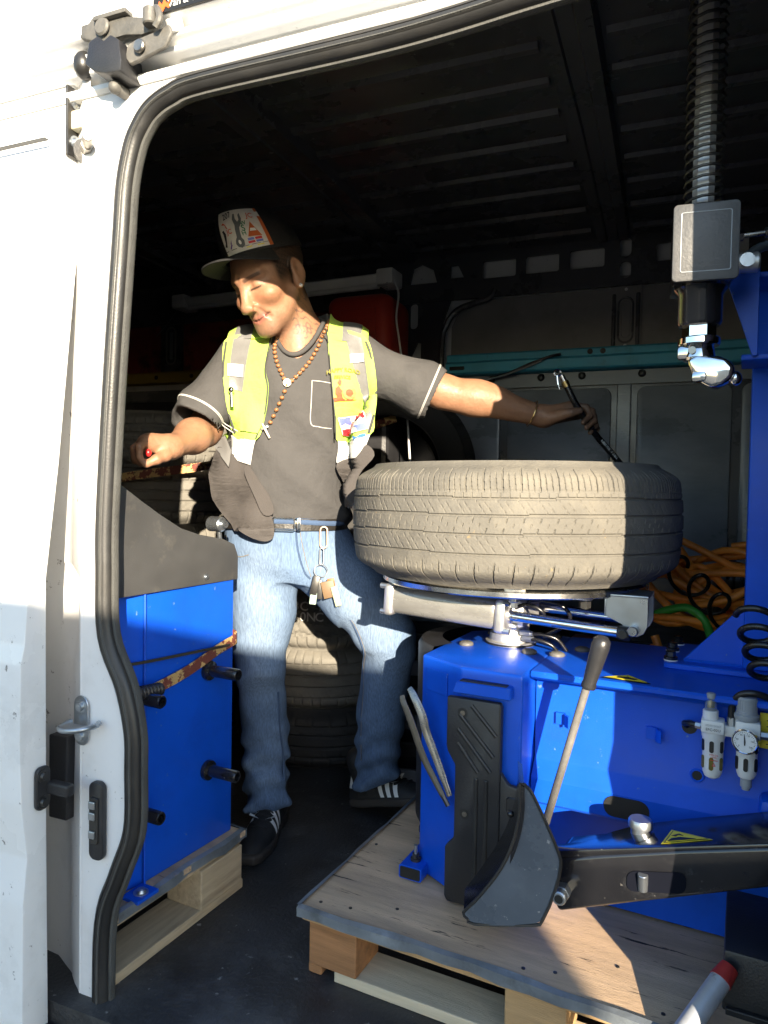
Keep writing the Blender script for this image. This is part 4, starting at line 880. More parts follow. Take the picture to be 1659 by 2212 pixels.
for i in range(8): rt_.lathe([(.0125, -.002), (.0142, 0), (.0125, .002)], 16, M=Matrix.Translation((.03, -.332+i*.009, .5513-i*.0008)) @ Matrix.Rotation(R(90), 4, 'X'))
rt_.build("ratchet_handle", BLACKP, sp_, 40)
# ------------------------------------------------------------------ stacked tyres
t_zig = tyre_mesh("tyre_zigzag", .33, .205, .205, 420, 30, zigzag_pattern); t_zig.materials.append(GREY_TYRE)
t_blk = tyre_mesh("tyre_block", .335, .20, .21, 420, 30, block_pattern); t_blk.materials.append(GREY_TYRE)
t_rib = tyre_mesh("tyre_rib", .325, .21, .205, 420, 30, rib_pattern); t_rib.materials.append(GREY_TYRE)
t_drk = tyre_mesh("tyre_dark", .33, .20, .205, 300, 24, rib_pattern); t_drk.materials.append(BLACK_TYRE)
ordw = ["bottom", "second", "third", "fourth", "fifth", "sixth", "topmost"]
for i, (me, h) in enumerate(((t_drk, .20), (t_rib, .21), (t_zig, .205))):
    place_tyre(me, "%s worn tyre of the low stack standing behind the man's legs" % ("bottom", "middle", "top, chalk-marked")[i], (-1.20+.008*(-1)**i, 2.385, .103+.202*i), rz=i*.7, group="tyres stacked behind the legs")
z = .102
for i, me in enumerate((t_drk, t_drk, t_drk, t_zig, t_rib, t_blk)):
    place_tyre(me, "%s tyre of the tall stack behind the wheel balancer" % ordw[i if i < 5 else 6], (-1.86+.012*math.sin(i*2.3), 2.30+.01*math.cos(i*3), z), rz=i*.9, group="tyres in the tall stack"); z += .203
# painted marks on the top tyre of the low stack
def on_tyre(cx, cy, rad, a0): return lambda a, b, c: (cx+(rad+.001)*math.cos(a0+a/rad), cy+(rad+.001)*math.sin(a0+a/rad), b)
mk = thing("chalk_marks", "", ""); 
for k_ in ("label", "category"):
    if k_ in mk: del mk[k_]
mk.name = "chalk_marks"; top_t = [o for o in bpy.data.objects if o.get("label", "").startswith("top, chalk")][0]
mk.parent = top_t; mk.matrix_parent_inverse = (Matrix.Translation(top_t.location) @ Matrix.Rotation(1.4, 4, 'Z')).inverted()
for tx, dz, da in (("7 K3C 17", .56, .0), ("UU30NC", .525, -.01)):
    for i_, ch in enumerate(tx):
        if ch == " ": continue
        mapped("chalk_letter", text_mesh(ch, .042, 0, .0006), lambda a, b, c: on_tyre(-1.192, 2.385, .3305, R(-90-22+36)+da)(a+(i_-len(tx)/2)*.027, dz+b, c), CHALK, mk)
# a black tyre leaning upright and a red fuel tank behind the man's shoulder
place_tyre(t_drk, "black tyre standing upright in front of the red tank", (-.98, 2.44, 1.02), rx=R(82), rz=R(20))
rk_ = thing("fuel_tank", "tall red plastic tank strapped to the van wall behind the man", "tank", (-1.12, 2.58, 0), 0)
MB().box((0, 0, 1.49), (.27, .24, .40), .045, None, 4).build("tank_body", REDP, rk_, 50); MB().box((0, 0, .645), (.26, .23, 1.29), .02).build("tank_stand", BLACKP, rk_)
MB().box((0, -.122, 1.50), (.16, .01, .26), .004).build("tank_panel", REDP, rk_, 40)
MB().cyl((-.06, 0, 1.68), (-.06, 0, 1.715), .035, n=20, bev=.005).build("tank_cap", BLACKP, rk_, 40)
st2 = thing("tie_strap", "camouflage tie strap across the stacked tyres and red tank", "strap")
band([(-2.2, 2.05, .90), (-1.95, 1.935, .945), (-1.72, 1.96, .985), (-1.50, 2.12, 1.03), (-1.30, 2.34, 1.10), (-1.10, 2.44, 1.17), (-.95, 2.455, 1.215)], .030, .002, "webbing", CAMO, st2)
# lamp fixture on the wall
lx = thing("lamp_fixture", "unlit white fluorescent batten with pull chain under the van roof", "lamp", (-1.42, 2.56, 1.735), R(-3))
b = MB(); b.prism([(-.045, .028), (-.028, .0), (.028, .0), (.045, .028), (.02, .04), (-.02, .04)], lambda a, c, d: (-.60+d, a, c), 1.0, .004, 2); b.build("reflector", FIXT, lx, 30)
MB().cyl((-.56, -.01, -.004), (.36, -.01, -.004), .013, n=16).build("tube", mat("frosted_tube", (.6, .6, .58), .35), lx, 40)
for x in (-.59, .40): MB().box((x, 0, .018), (.07, .10, .06), .008).build("end_cap", WHITEP, lx, 40)
chn = MB()
for i in range(26): chn.ball((.415, -.053, -.01-i*.0075), .0022, 6, 5)
cho = chn.build("pull_chain", LGREY, lx, 40)
MB().tube([(.43, -.03, .01), (.455, -.035, -.05), (.45, -.04, -.14), (.47, -.05, -.24), (.50, -.05, -.45), (.53, -.06, -.75), (.54, -.06, -.95)], .0042, 8).build("power_cord", WHITEP, lx, 50)
MB().tube([(-.60, 0, .03), (-.70, .02, -.05), (-.8, .05, -.10)], .0015, 5).build("support_wire", LGREY, lx, 50)
# crate and dark shelf between the tyres and the machine
crt = thing("plastic_crate", "grey slatted crate standing on the floor behind the tyre changer", "crate", (-.63, 2.25, 0), R(10))
for zi in range(7): MB().box((0, -.17, .06+zi*.085), (.40, .015, .045), .004).build("slat", DARKMETAL if zi % 2 else PANEL, crt)
for x in (-.19, .19): MB().box((x, -.15, .32), (.03, .05, .64), .004).build("post", BLACKP, crt)
MB().box((0, .02, .32), (.38, .30, .62), .01).build("crate_body", BLACKP, crt)
# air compressor under the hoses
cm = thing("air_compressor", "dark red compressor with finned motor half hidden behind the tyre changer", "compressor", (.12, 2.36, 0))
MB().cyl((-.45, 0, .30), (.55, 0, .30), .19, n=32, bev=.05).build("tank", REDP, cm, 40)
mt = MB(); mt.cyl((.0, -.02, .60), (.34, -.02, .60), .10, n=24, bev=.01); mto = mt.build("motor", BLACKP, cm, 40)
for i in range(9): MB().lathe([(.10, 0), (.115, .002), (.115, .008), (.10, .010)], 28, M=Matrix.Translation((.05+i*.028, -.02, .60)) @ Matrix.Rotation(R(90), 4, 'Y')).build("fin", BLACK_STEEL, mto, 30)
MB().box((.02, .0, .50), (.7, .28, .03), .005).build("saddle", BLACKP, cm)
MB().tube([(.30, -.16, .35), (.34, -.17, .55), (.42, -.12, .72), (.5, -.05, .78)], .018, 10).build("red_pipe", REDP, cm, 50)
# orange hose, loosely coiled; green hose; black spiral hose
oh = thing("orange_hose", "orange air hose heaped in loose coils behind the tyre changer", "hose", (.12, 2.20, .685))
rr_ = random.Random(11); P = []
for k_ in range(8):
    cx, cy, cz = rr_.uniform(-.09, .07), rr_.uniform(-.07, .05), rr_.uniform(-.05, .05); ax_, ay = .22+rr_.uniform(-.10, .08), .09+rr_.uniform(-.03, .04); tl = rr_.uniform(-.11, .13); ph = rr_.uniform(0, 2.5)
    for i in range(8):
        a = 2*math.pi*i/8+ph; P.append((cx+ax_*math.cos(a)+rr_.uniform(-.02, .02), cy+ay*math.sin(a)-.03, cz+tl*math.cos(a)+.06*math.sin(a)+rr_.uniform(-.02, .02)))
MB().tube(P, .0105, 10, sub=5).build("hose_coil", ORANGE, oh, 60)
MB().tube([(-.16, -.10, -.16), (-.10, -.16, -.17), (.0, -.20, -.16), (.10, -.20, -.10), (.16, -.16, -.02)], .0105, 10).build("hose_end", ORANGE, oh, 60)
MB().tube([(-.15, -.24, -.10), (-.12, -.26, -.18), (-.07, -.27, -.26), (-.02, -.27, -.32)], .0105, 10).build("hose_end", ORANGE, oh, 60)
gh = thing("green_hose", "short green hose looping down beside the orange coils", "hose", (.02, 2.08, .62))
MB().tube([(-.10, 0, -.02), (-.06, -.02, .0), (-.02, -.03, .02), (.03, -.04, .03), (.07, -.05, .0), (.09, -.05, -.06), (.10, -.05, -.14)], .011, 10).build("hose_tube", GREENH, gh, 60)
MB().tube([(-.07, -.04, .09), (-.072, -.045, .03), (-.075, -.05, .005)], .0015, 5).build("cable_tie", WHITEP, gh, 50)
bh = thing("spiral_hose", "black spiral air hose hanging in open loops over the orange hose", "hose", (.16, 2.02, .70))
MB().tube([(-.15+.05*t/6.283+.035*math.cos(t), -.02*math.sin(t), .06-.045*t/6.283+.040*math.sin(t)) for t in np.linspace(0, 6.283*4, 70)], .0052, 8, sub=2).build("hose_tube", HOSEB, bh, 60)
# bottom right: black steel box and the handle of a jack
bx = thing("steel_box", "black steel box at the door sill beside the platform", "box", (.165, 1.20, 0), R(-5))
MB().prism([(-.07, .02), (.14, .02), (.14, .245), (-.07, .245)], lambda a, b_, c: (a, c, b_), .22, .006, 2).build("box_body", BLACKP, bx, 30)
MB().box((.035, -.006, .15), (.20, .008, .02), .002).build("box_rib", BLACKP, bx)
jk = thing("jack_handle", "silver jack handle with red tip leaning against the black box", "jack handle", (.045, 1.0, .26))
ja, jb = Vector((.002, .12, -.088)), Vector((.058, .195, -.035))
jd = (jb-ja).normalized()
MB().cyl(ja-jd*.2, jb-jd*.025, .0155, n=24).build("tube", mat("silver_paint", (.42, .44, .47), .4, metal=.3, var=.12, vs=30, dirt=(.15, .14, .14), damt=.1, ds=30), jk, 40)
MB().cyl(jb-jd*.026, jb, .0165, .0135, n=24).build("red_tip", mat("red_paint", (.36, .03, .025), .5, var=.2, vs=40), jk, 40)
# ------------------------------------------------------------------ distance-field modelling (numpy) for the figure
def rc(P, a, b, ra, rb):
    a = np.array(a, np.float32); b = np.array(b, np.float32); ab = b-a; L = float(ab @ ab)
    pa = [P[i]-a[i] for i in range(3)]
    t = np.clip((pa[0]*ab[0]+pa[1]*ab[1]+pa[2]*ab[2])/L, 0, 1)
    return np.sqrt(sum((pa[i]-t*ab[i])**2 for i in range(3)))-(ra+(rb-ra)*t)
def el(P, c, r):
    q = np.sqrt(sum(((P[i]-c[i])/r[i])**2 for i in range(3)))
    return (q-1)*min(r)
def smin(a, b, k):
    h = np.clip(.5+.5*(b-a)/k, 0, 1); return b*(1-h)+a*h-k*h*(1-h)
def smax(a, b, k): return -smin(-a, -b, k)
def chain(P, pts, rad, k=.008):
    d = None
    for i in range(len(pts)-1):
        e = rc(P, pts[i], pts[i+1], rad[i], rad[i+1]); d = e if d is None else smin(d, e, k)
    return d
def rings(P, T):
    """stack of ellipses: rows (z, cx, cy, a, b)"""
    T = np.array(T, np.float32); z = P[2]
    cx, cy, a, b = (np.interp(z, T[:, 0], T[:, i]).astype(np.float32) for i in (1, 2, 3, 4))
    q = np.sqrt(((P[0]-cx)/a)**2+((P[1]-cy)/b)**2); d = (q-1)*np.minimum(a, b)
    return np.maximum(d, np.maximum(z-T[-1, 0], T[0, 0]-z))
def surface(fn, lo, hi, h):
    """naive surface nets"""
    ax = [np.arange(lo[i], hi[i]+h, h, dtype=np.float32) for i in range(3)]
    P = np.meshgrid(*ax, indexing='ij'); D = fn(P).astype(np.float32)
    n = D.shape; s = D < 0
    c = [slice(0, -1), slice(1, None)]
    cor = {(i, j, k): D[c[i], c[j], c[k]] for i in (0, 1) for j in (0, 1) for k in (0, 1)}
    acc = [np.zeros_like(cor[0, 0, 0]) for _ in range(3)]; cnt = np.zeros_like(cor[0, 0, 0])
    for d in range(3):
        for u in (0, 1):
            for v in (0, 1):
                k0 = [u, v]; k0.insert(d, 0); k1 = [u, v]; k1.insert(d, 1)
                a, b = cor[tuple(k0)], cor[tuple(k1)]; m = (a < 0) != (b < 0)
                t = np.where(m, a/np.where(m, a-b, 1), 0)
                for e in range(3): acc[e] += np.where(m, (t if e == d else k0[e]), 0)
                cnt += m
    act = cnt > 0; idx = np.full(act.shape, -1, np.int64); idx[act] = np.arange(act.sum())
    I = np.argwhere(act); cc = cnt[act]
    V = np.stack([(I[:, e]+acc[e][act]/cc)*h+lo[e] for e in range(3)], 1)
    F = []
    for d in range(3):
        a = [slice(None)]*3; b = [slice(None)]*3; a[d] = slice(0, -1); b[d] = slice(1, None)
        s0, s1 = s[tuple(a)], s[tuple(b)]; ch = np.argwhere(s0 != s1); fl = s0[s0 != s1]
        e1, e2 = [q for q in range(3) if q != d]
        ok = (ch[:, e1] > 0) & (ch[:, e2] > 0) & (ch[:, e1] < n[e1]-1) & (ch[:, e2] < n[e2]-1); ch, fl = ch[ok], fl[ok]
        def cell(o1, o2):
            q = ch.copy(); q[:, e1] += o1; q[:, e2] += o2; return idx[q[:, 0], q[:, 1], q[:, 2]]
        q = np.stack([cell(-1, -1), cell(0, -1), cell(0, 0), cell(-1, 0)], 1)
        if d == 1: fl = ~fl
        q[~fl] = q[~fl][:, ::-1]; F.append(q)
    return V, np.concatenate(F)
def relax(V, F, it=2, lam=.5):
    n = len(V); E = np.concatenate([F[:, [0, 1]], F[:, [1, 2]], F[:, [2, 3]], F[:, [3, 0]]])
    deg = np.bincount(E[:, 0], minlength=n)+np.bincount(E[:, 1], minlength=n)
    for _ in range(it):
        S = np.zeros_like(V)
        for k in range(3): S[:, k] = np.bincount(E[:, 0], V[E[:, 1], k], n)+np.bincount(E[:, 1], V[E[:, 0], k], n)
        V = V+(S/np.maximum(deg, 1)[:, None]-V)*lam
    return V
def np_mesh(name, V, F, col=None):
    me = bpy.data.meshes.new(name); me.from_pydata(V.tolist(), [], F.tolist()); me.shade_smooth()
    if col is not None:
        a = me.color_attributes.new("Col", 'FLOAT_COLOR', 'POINT')
        a.data.foreach_set("color", np.concatenate([col, np.ones((len(V), 1))], 1).astype(np.float32).ravel())
    return me
def vnoise(V, f, seed=0):
    """cheap band-limited noise in [-1, 1]"""
    r = np.random.RandomState(seed); o = 0
    for i in range(6):
        k = r.normal(size=3)*f; o = o+np.sin(V @ k+r.uniform(0, 6.28))
    return o/3.2

# ------------------------------------------------------------------ the man
PRZ = R(22)
person = thing("person", "man in cap, lime safety vest, grey t-shirt and blue jeans holding a hose", "person", (-.92826, 1.72504, 0), PRZ)
def head_axes(yaw, pit, rol):
    y, p, r = R(yaw), R(pit), R(rol)
    A = np.array([[math.cos(y), -math.sin(y), 0], [-math.sin(y)*math.cos(p), -math.cos(y)*math.cos(p), -math.sin(p)], [-math.sin(y)*math.sin(p), -math.cos(y)*math.sin(p), math.cos(p)]])
    c, q = math.cos(r), math.sin(r); return [np.array([v[0]*c-v[2]*q, v[1], v[0]*q+v[2]*c]) for v in A]
s_, f_, u_ = head_axes(41, 25, 8)
HS = 1.05
HO = np.array([-.014, -.178, 1.482])-.080*HS*s_
def H(p): return HO+HS*(p[0]*s_+p[1]*f_+p[2]*u_)
def toH(V): d = (V-HO)/HS; return np.stack([d @ s_, d @ f_, d @ u_], 1)
def head_sdf(P):
    d = [P[i]-np.float32(HO[i]) for i in range(3)]
    Q = [((d[0]*v[0]+d[1]*v[1]+d[2]*v[2])/HS).astype(np.float32) for v in (s_, f_, u_)]
    A = [np.abs(Q[0]), Q[1], Q[2]]
    h = el(Q, (0, -.012, .05), (.075, .097, .083))
    h = smin(h, el(Q, (0, .044, -.008), (.060, .056, .085)), .03)
    h = smin(h, el(Q, (0, .036, -.062), (.046, .050, .042)), .025)
    h = smin(h, rc(A, (.052, .004, -.036), (.017, .080, -.090), .015, .014), .022)
    h = smin(h, el(Q, (0, .087, -.093), (.021, .017, .017)), .016)
    h = smin(h, rc(A, (.010, .091, .031), (.042, .074, .033), .012, .010), .014)
    h = smin(h, el(A, (.045, .069, -.018), (.023, .024, .019)), .018)
    h = smax(h, -el(A, (.032, .108, .013), (.018, .018, .0125)), .012)
    h = smin(h, el(A, (.0315, .0785, .0105), (.0145, .0145, .0130)), .003)
    h = smin(h, rc(A, (.018, .0925, .0065), (.045, .080, .0075), .0036, .003), .004)       # lowered lid edge
    h = smin(h, rc(Q, (0, .094, .022), (0, .114, -.026), .0095, .0128), .012)
    h = smin(h, el(Q, (0, .1165, -.030), (.0170, .0125, .0125)), .007)
    h = smin(h, el(A, (.0150, .1075, -.034), (.0095, .012, .0090)), .006)
    h = smax(h, -el(A, (.0065, .115, -.0435), (.0042, .007, .004)), .003)
    h = smin(h, el(Q, (0, .080, -.062), (.030, .022, .027)), .016)
    h = smin(h, rc(A, (0, .1000, -.0590), (.029, .0845, -.0560), .0044, .0024), .006)
    h = smin(h, rc(A, (0, .0980, -.0705), (.025, .0845, -.0635), .0058, .003), .006)
    h = smax(h, -rc(A, (0, .1045, -.0645), (.034, .0850, -.0565), .0024, .0018), .002)
    h = smax(h, -rc(A, (.0185, .108, -.034), (.036, .0925, -.066), .0058, .0048), .007)
    ear = smin(el(A, (.0775, -.012, .004), (.0105, .021, .031)), el(A, (.0755, .0, -.022), (.0085, .012, .014)), .010)
    ear = smax(ear, -el(A, (.0885, -.008, .008), (.0085, .0125, .019)), .004)
    ear = smin(ear, rc(A, (.080, .004, .0), (.080, .003, -.012), .004, .004), .004)
    h = smin(h, ear, .005)*HS
    nk = rc(P, H((0, -.028, -.035)), (-.012, -.028, 1.345), .047, .056)
    nk = smin(nk, rc(P, H((.022, .005, -.05)), (.005, -.075, 1.345), .022, .016), .03)
    h = smin(h, nk, .022)
    h = smin(h, rc(P, (-.10, -.02, 1.335), (.09, -.01, 1.345), .045, .045), .045)
    return smin(h, rc(P, (-.015, -.072, 1.335), (-.02, -.088, 1.26), .05, .05), .05)
RA = [(-.205, -.03, 1.27), (-.258, -.085, 1.098), (-.268, -.165, 1.075), (-.286, -.262, 1.043)]
def rarm_sdf(P):
    d = chain(P, RA, [.048, .042, .042, .0265], .02)
    palm = smin(rc(P, (-.293, -.275, 1.042), (-.333, -.318, 1.048), .024, .020), rc(P, (-.296, -.266, 1.040), (-.352, -.275, 1.040), .022, .017), .018)
    palm = smin(palm, rc(P, (-.300, -.285, 1.046), (-.330, -.300, 1.053), .022, .017), .015); d = smin(d, palm, .02)
    F4 = [[(-.326, -.322, 1.055), (-.338, -.348, 1.037), (-.338, -.347, 1.013), (-.329, -.341, .998)], [(-.343, -.304, 1.053), (-.357, -.326, 1.034), (-.356, -.322, 1.011), (-.346, -.316, .999)],
          [(-.353, -.283, 1.047), (-.367, -.300, 1.029), (-.365, -.297, 1.007), (-.351, -.295, 1.0)], [(-.356, -.266, 1.038), (-.368, -.278, 1.022), (-.363, -.276, 1.007), (-.349, -.280, 1.005)]]
    for i, q in enumerate(F4):
        s = (1, 1.03, .97, .86)[i]; d = smin(d, chain(P, q, [.0104*s, .0090*s, .0078*s, .0066*s], .003), .0032)
    th = chain(P, [(-.288, -.285, 1.030), (-.294, -.303, 1.020), (-.306, -.325, 1.010), (-.322, -.336, 1.0)], [.0185, .0145, .0115, .0088], .006)
    return smin(d, th, .010)
LA = [(.12, .0, 1.320), (.365, .0, 1.221), (.46, -.002, 1.203), (.636, -.010, 1.158)]
def larm_sdf(P):
    d = chain(P, LA, [.050, .045, .0455, .028], .02)
    d = smin(d, el(P, (.46, -.006, 1.203), (.09, .043, .043)), .02)
    pal = smin(rc(P, (.650, -.012, 1.158), (.718, -.020, 1.182), .025, .018), rc(P, (.650, -.005, 1.156), (.745, .010, 1.170), .024, .018), .018)
    d = smin(d, pal, .02)
    F4 = [[(.716, -.024, 1.187), (.750, -.040, 1.180), (.758, -.050, 1.155), (.738, -.060, 1.137)], [(.735, -.008, 1.186), (.770, -.026, 1.171), (.772, -.042, 1.143), (.748, -.056, 1.123)],
          [(.747, .010, 1.179), (.781, -.006, 1.160), (.782, -.026, 1.132), (.762, -.042, 1.112)], [(.752, .024, 1.168), (.784, .014, 1.149), (.792, -.006, 1.126), (.783, -.024, 1.110)]]
    for i, q in enumerate(F4):
        s = (1, 1.03, .97, .86)[i]; d = smin(d, chain(P, q, [.0106*s, .0092*s, .0080*s, .0068*s], .003), .0030)
    th = chain(P, [(.658, -.033, 1.150), (.685, -.052, 1.158), (.706, -.062, 1.163), (.727, -.066, 1.167)], [.0185, .0145, .0118, .0092], .006)
    return smin(d, th, .010)
VV, FF, nv = [], [], 0
for fn, lo, hi, h in ((head_sdf, (-.24, -.29, 1.27), (.13, .10, 1.63), .0027), (rarm_sdf, (-.40, -.39, .97), (-.14, .04, 1.31), .0026), (larm_sdf, (.05, -.10, 1.08), (.83, .08, 1.40), .0034)):
    V, F = surface(fn, lo, hi, h); V = relax(V, F, 2 if fn is head_sdf else 1, .35); VV.append(V); FF.append(F+nv); nv += len(V)
V, F = np.concatenate(VV), np.concatenate(FF); q = toH(V); nh = len(VV[0])
SKIN = np.array([.30, .155, .09]); col = np.tile(SKIN, (len(V), 1))
def paint(mask, c, amt=1.0):
    m = (np.clip(mask, 0, 1)*amt)[:, None]; col[:] = col*(1-m)+np.array(c)*m
def sm(x, a, b): t = np.clip((x-a)/(b-a), 0, 1); return t*t*(3-2*t)
ish = np.zeros(len(V)); ish[:nh] = 1
S, Fh, U = np.abs(q[:, 0]), q[:, 1], q[:, 2]
paint(ish*np.exp(-((S-.046)/.02)**2-((U+.018)/.022)**2)*(Fh > .03), (.34, .14, .075), .5)
lips = ish*sm(Fh, .078, .086)*(1-sm(np.abs(U+.0645-.20*S), .0075, .0105)*1.0)*(1-sm(S, .024, .031)); paint(lips, (.32, .115, .085), .8)
mouth_shade = ish*(1-sm(np.abs(U-(-.0645+.235*S)), .0009, .0024))*(1-sm(S, .030, .035))*sm(Fh, .075, .083); paint(mouth_shade, (.10, .035, .03), .85)  # crease shade between the lips, painted into the skin colour
fold_shade = ish*(1-sm(np.abs(S-(.0185+.52*(-.034-U))), .0012, .0045))*sm(-U, .032, .04)*(1-sm(-U, .062, .070))*sm(Fh, .06, .08); paint(fold_shade, (.16, .075, .045), .6)  # smile fold painted darker, shade put into the skin colour
stub = ish*(np.exp(-((U+.098)/.030)**2)*sm(Fh, .0, .05)+.8*np.exp(-((U+.050)/.006)**2)*sm(Fh, .08, .09)*(1-sm(S, .02, .03))); paint(stub*(.8+.2*vnoise(V, 400, 3)), (.13, .085, .065), .55)
brow = ish*(1-sm(np.abs(U-(.0305+.10*(S-.03)-3.2*(S-.034)**2)), .0028, .0055))*sm(S, .010, .016)*(1-sm(S, .050, .056))*sm(Fh, .05, .06); paint(brow, (.06, .035, .025), .85)
lash = ish*(1-sm(np.abs(U-.0045), .0012, .003))*(1-sm(np.abs(S-.0315), .012, .016))*sm(Fh, .075, .084); paint(lash, (.03, .018, .012), .9)
hair = ish*sm(U, -.022, .012)*(1-sm(Fh, .034, .050))*(1-sm(S, .0790, .0812)*(U < .036)); hair = np.maximum(hair, ish*sm(U, -.085, -.05)*(1-sm(Fh, -.045, -.028)))
paint(hair*(.95+.10*vnoise(V, 500, 5)), (.022, .016, .013), .97)
tat = ish*((U < -.035) & (Fh < .035) & (q[:, 0] > .01)); tn = vnoise(V, 130, 9); paint(tat*(1-sm(np.abs(tn), .06, .2))*sm(-U, .04, .06), (.05, .045, .05), .75)
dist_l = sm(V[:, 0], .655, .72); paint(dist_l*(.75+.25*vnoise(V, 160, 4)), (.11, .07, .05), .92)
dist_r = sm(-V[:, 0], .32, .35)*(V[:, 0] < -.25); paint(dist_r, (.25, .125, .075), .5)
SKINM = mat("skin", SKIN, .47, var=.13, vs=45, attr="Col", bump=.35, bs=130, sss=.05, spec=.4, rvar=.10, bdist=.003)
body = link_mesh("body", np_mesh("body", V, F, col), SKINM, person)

# ------------------------------------------------------------------ t-shirt
TOR = [(.845, -.055, -.012, .168, .122), (.88, -.056, -.015, .172, .126), (.95, -.055, -.022, .172, .124), (1.02, -.05, -.028, .172, .122), (1.10, -.04, -.030, .178, .124), (1.18, -.030, -.030, .190, .128), (1.25, -.026, -.028, .196, .122), (1.30, -.026, -.020, .190, .108), (1.34, -.024, -.014, .165, .088), (1.375, -.014, -.012, .10, .072), (1.40, -.012, -.012, .075, .066), (1.42, -.01, -.01, .07, .064)]
RS0, RS1 = np.array([-.178, -.018, 1.288]), np.array([-.270, -.132, 1.108])
LS0, LS1 = np.array([.125, .002, 1.300]), np.array([.352, .002, 1.208])
def folds(P):
    x, y, z = P
    rg = lambda a: 1-1.6*np.sqrt(np.sin(a)**2+.02)
    f = -.0100*rg(17*(z+.55*x)+1.6*np.sin(9*x+5*z)+.8)*np.clip((1.12-z)*5, .10, 1)
    f = f-.0115*rg(15*(z*.9-.75*x)+1.2*np.sin(12*z+6*x))*np.clip((x-.07)*7, 0, 1)
    f = f-.0115*rg(17*(z-.55*y)+1.3*np.sin(13*x+9*z))*np.clip((-.16-x)*8, 0, 1)
    f = f-.0080*rg(13*(x+.35*z)+2.0*np.sin(6*z+3*x))*np.exp(-((z-1.12)/.12)**2)
    return f+.0022*np.sin(23*(x-.4*z)+4*np.sin(5*z))
def shirt_sdf(P):
    d = rings(P, TOR)
    d = smin(d, rc(P, (-.155, -.012, 1.322), (.105, -.002, 1.335), .047, .047), .035)
    inn = None
    for A_, B_, r0, r1 in ((RS0, RS1, .073, .068), (LS0, LS1, .074, .075)):
        ax = B_-A_; L_ = np.linalg.norm(ax); ax = ax/L_; t = (P[0]-A_[0])*ax[0]+(P[1]-A_[1])*ax[1]+(P[2]-A_[2])*ax[2]
        d = smin(d, smax(rc(P, A_, B_+ax*.03, r0, r1), t-L_, .003), .028)
        i_ = np.maximum(rc(P, A_, B_+ax*.06, r0-.022, r1-.0085), L_*.62-t); inn = i_ if inn is None else np.minimum(inn, i_)
    d = d+folds(P)
    d = np.maximum(d, -inn)
    ne = rc(P, (-.012, -.058, 1.405), (-.022, -.150, 1.335), .066, .046)                 # neck opening
    return smax(d, -ne, .006)
V, F = surface(shirt_sdf, (-.36, -.22, .835), (.40, .15, 1.42), .0048); V = relax(V, F, 2, .4)
TEE = mat("charcoal_cotton", (.068, .066, .066), .9, var=.12, vs=14, bump=.55, bs=20, dirt=(.095, .092, .09), damt=.25, ds=6, dsharp=.4, spec=.2, bdist=.014)
shirt = link_mesh("t_shirt", np_mesh("t_shirt", V, F), TEE, person)
def bvh_of(V, F): return BVHTree.FromPolygons([Vector(v) for v in V.tolist()], F.tolist())
B_SHIRT = bvh_of(V, F)
THREAD = mat("white_thread", (.5, .48, .45), .8)
def drape(bvh, x, z, off, y0=-.6, dirn=(0, 1, 0), fallback=-.14):
    h = bvh.ray_cast(Vector((x, y0, z)), Vector(dirn))
    if h[0] is None: return Vector((x, fallback-off, z)), Vector((0, -1, 0))
    n = h[1] if h[1].dot(Vector(dirn)) < 0 else -h[1]
    n = (n+Vector((0, -.6, 0))*(1 if dirn[1] > 0 else -1)).normalized(); return h[0]+n*off, n
# collar, stitching on sleeve hems, breast pocket
cr = []
for i in range(28):
    a = i/28*2*math.pi; sn = -math.sin(a); cr.append((-.016+.063*math.cos(a), -.062-(.078*sn if sn > 0 else .062*sn), 1.376-.088*max(0, sn)**1.5+.022*max(0, -sn)+.012*math.cos(a)))
MB().tube(cr, .0062, 8, closed=True, sub=2).build("collar", TEE, shirt, 60)
def sleeve_ring(A, B, t, r, name, par):
    ax = Vector(B-A); L = ax.length; ax.normalize(); s1 = ax.orthogonal().normalized(); s2 = ax.cross(s1); c = Vector(A)+ax*L*t; P = []
    for i in range(48):
        a = i/48*2*math.pi; d = s1*math.cos(a)+s2*math.sin(a); h = B_SHIRT.ray_cast(c+d*.2, -d)
        p = h[0]+d*.0012 if h[0] and (h[0]-c).length < .12 else c+d*r
        P.append(p)
    return MB().tube(P, .0013, 5, closed=True, sub=2).build(name, THREAD, par, 60)
for t in (.86, .875): sleeve_ring(RS0, RS1, t, .07, "hem_stitch", shirt)
for t in (.90, .912): sleeve_ring(LS0, LS1, t, .07, "hem_stitch", shirt)
pk_ = [(.027, 1.222), (.026, 1.17), (.026, 1.114), (.045, 1.106), (.062, 1.104), (.075, 1.104)]
MB().tube([drape(B_SHIRT, x, z, .0015)[0] for x, z in pk_], .0012, 5).build("pocket_stitch", THREAD, shirt, 60)
MB().tube([drape(B_SHIRT, x, z, .0015)[0] for x, z in ((.027, 1.222), (.05, 1.221), (.074, 1.218))], .0012, 5).build("pocket_stitch", THREAD, shirt, 60)

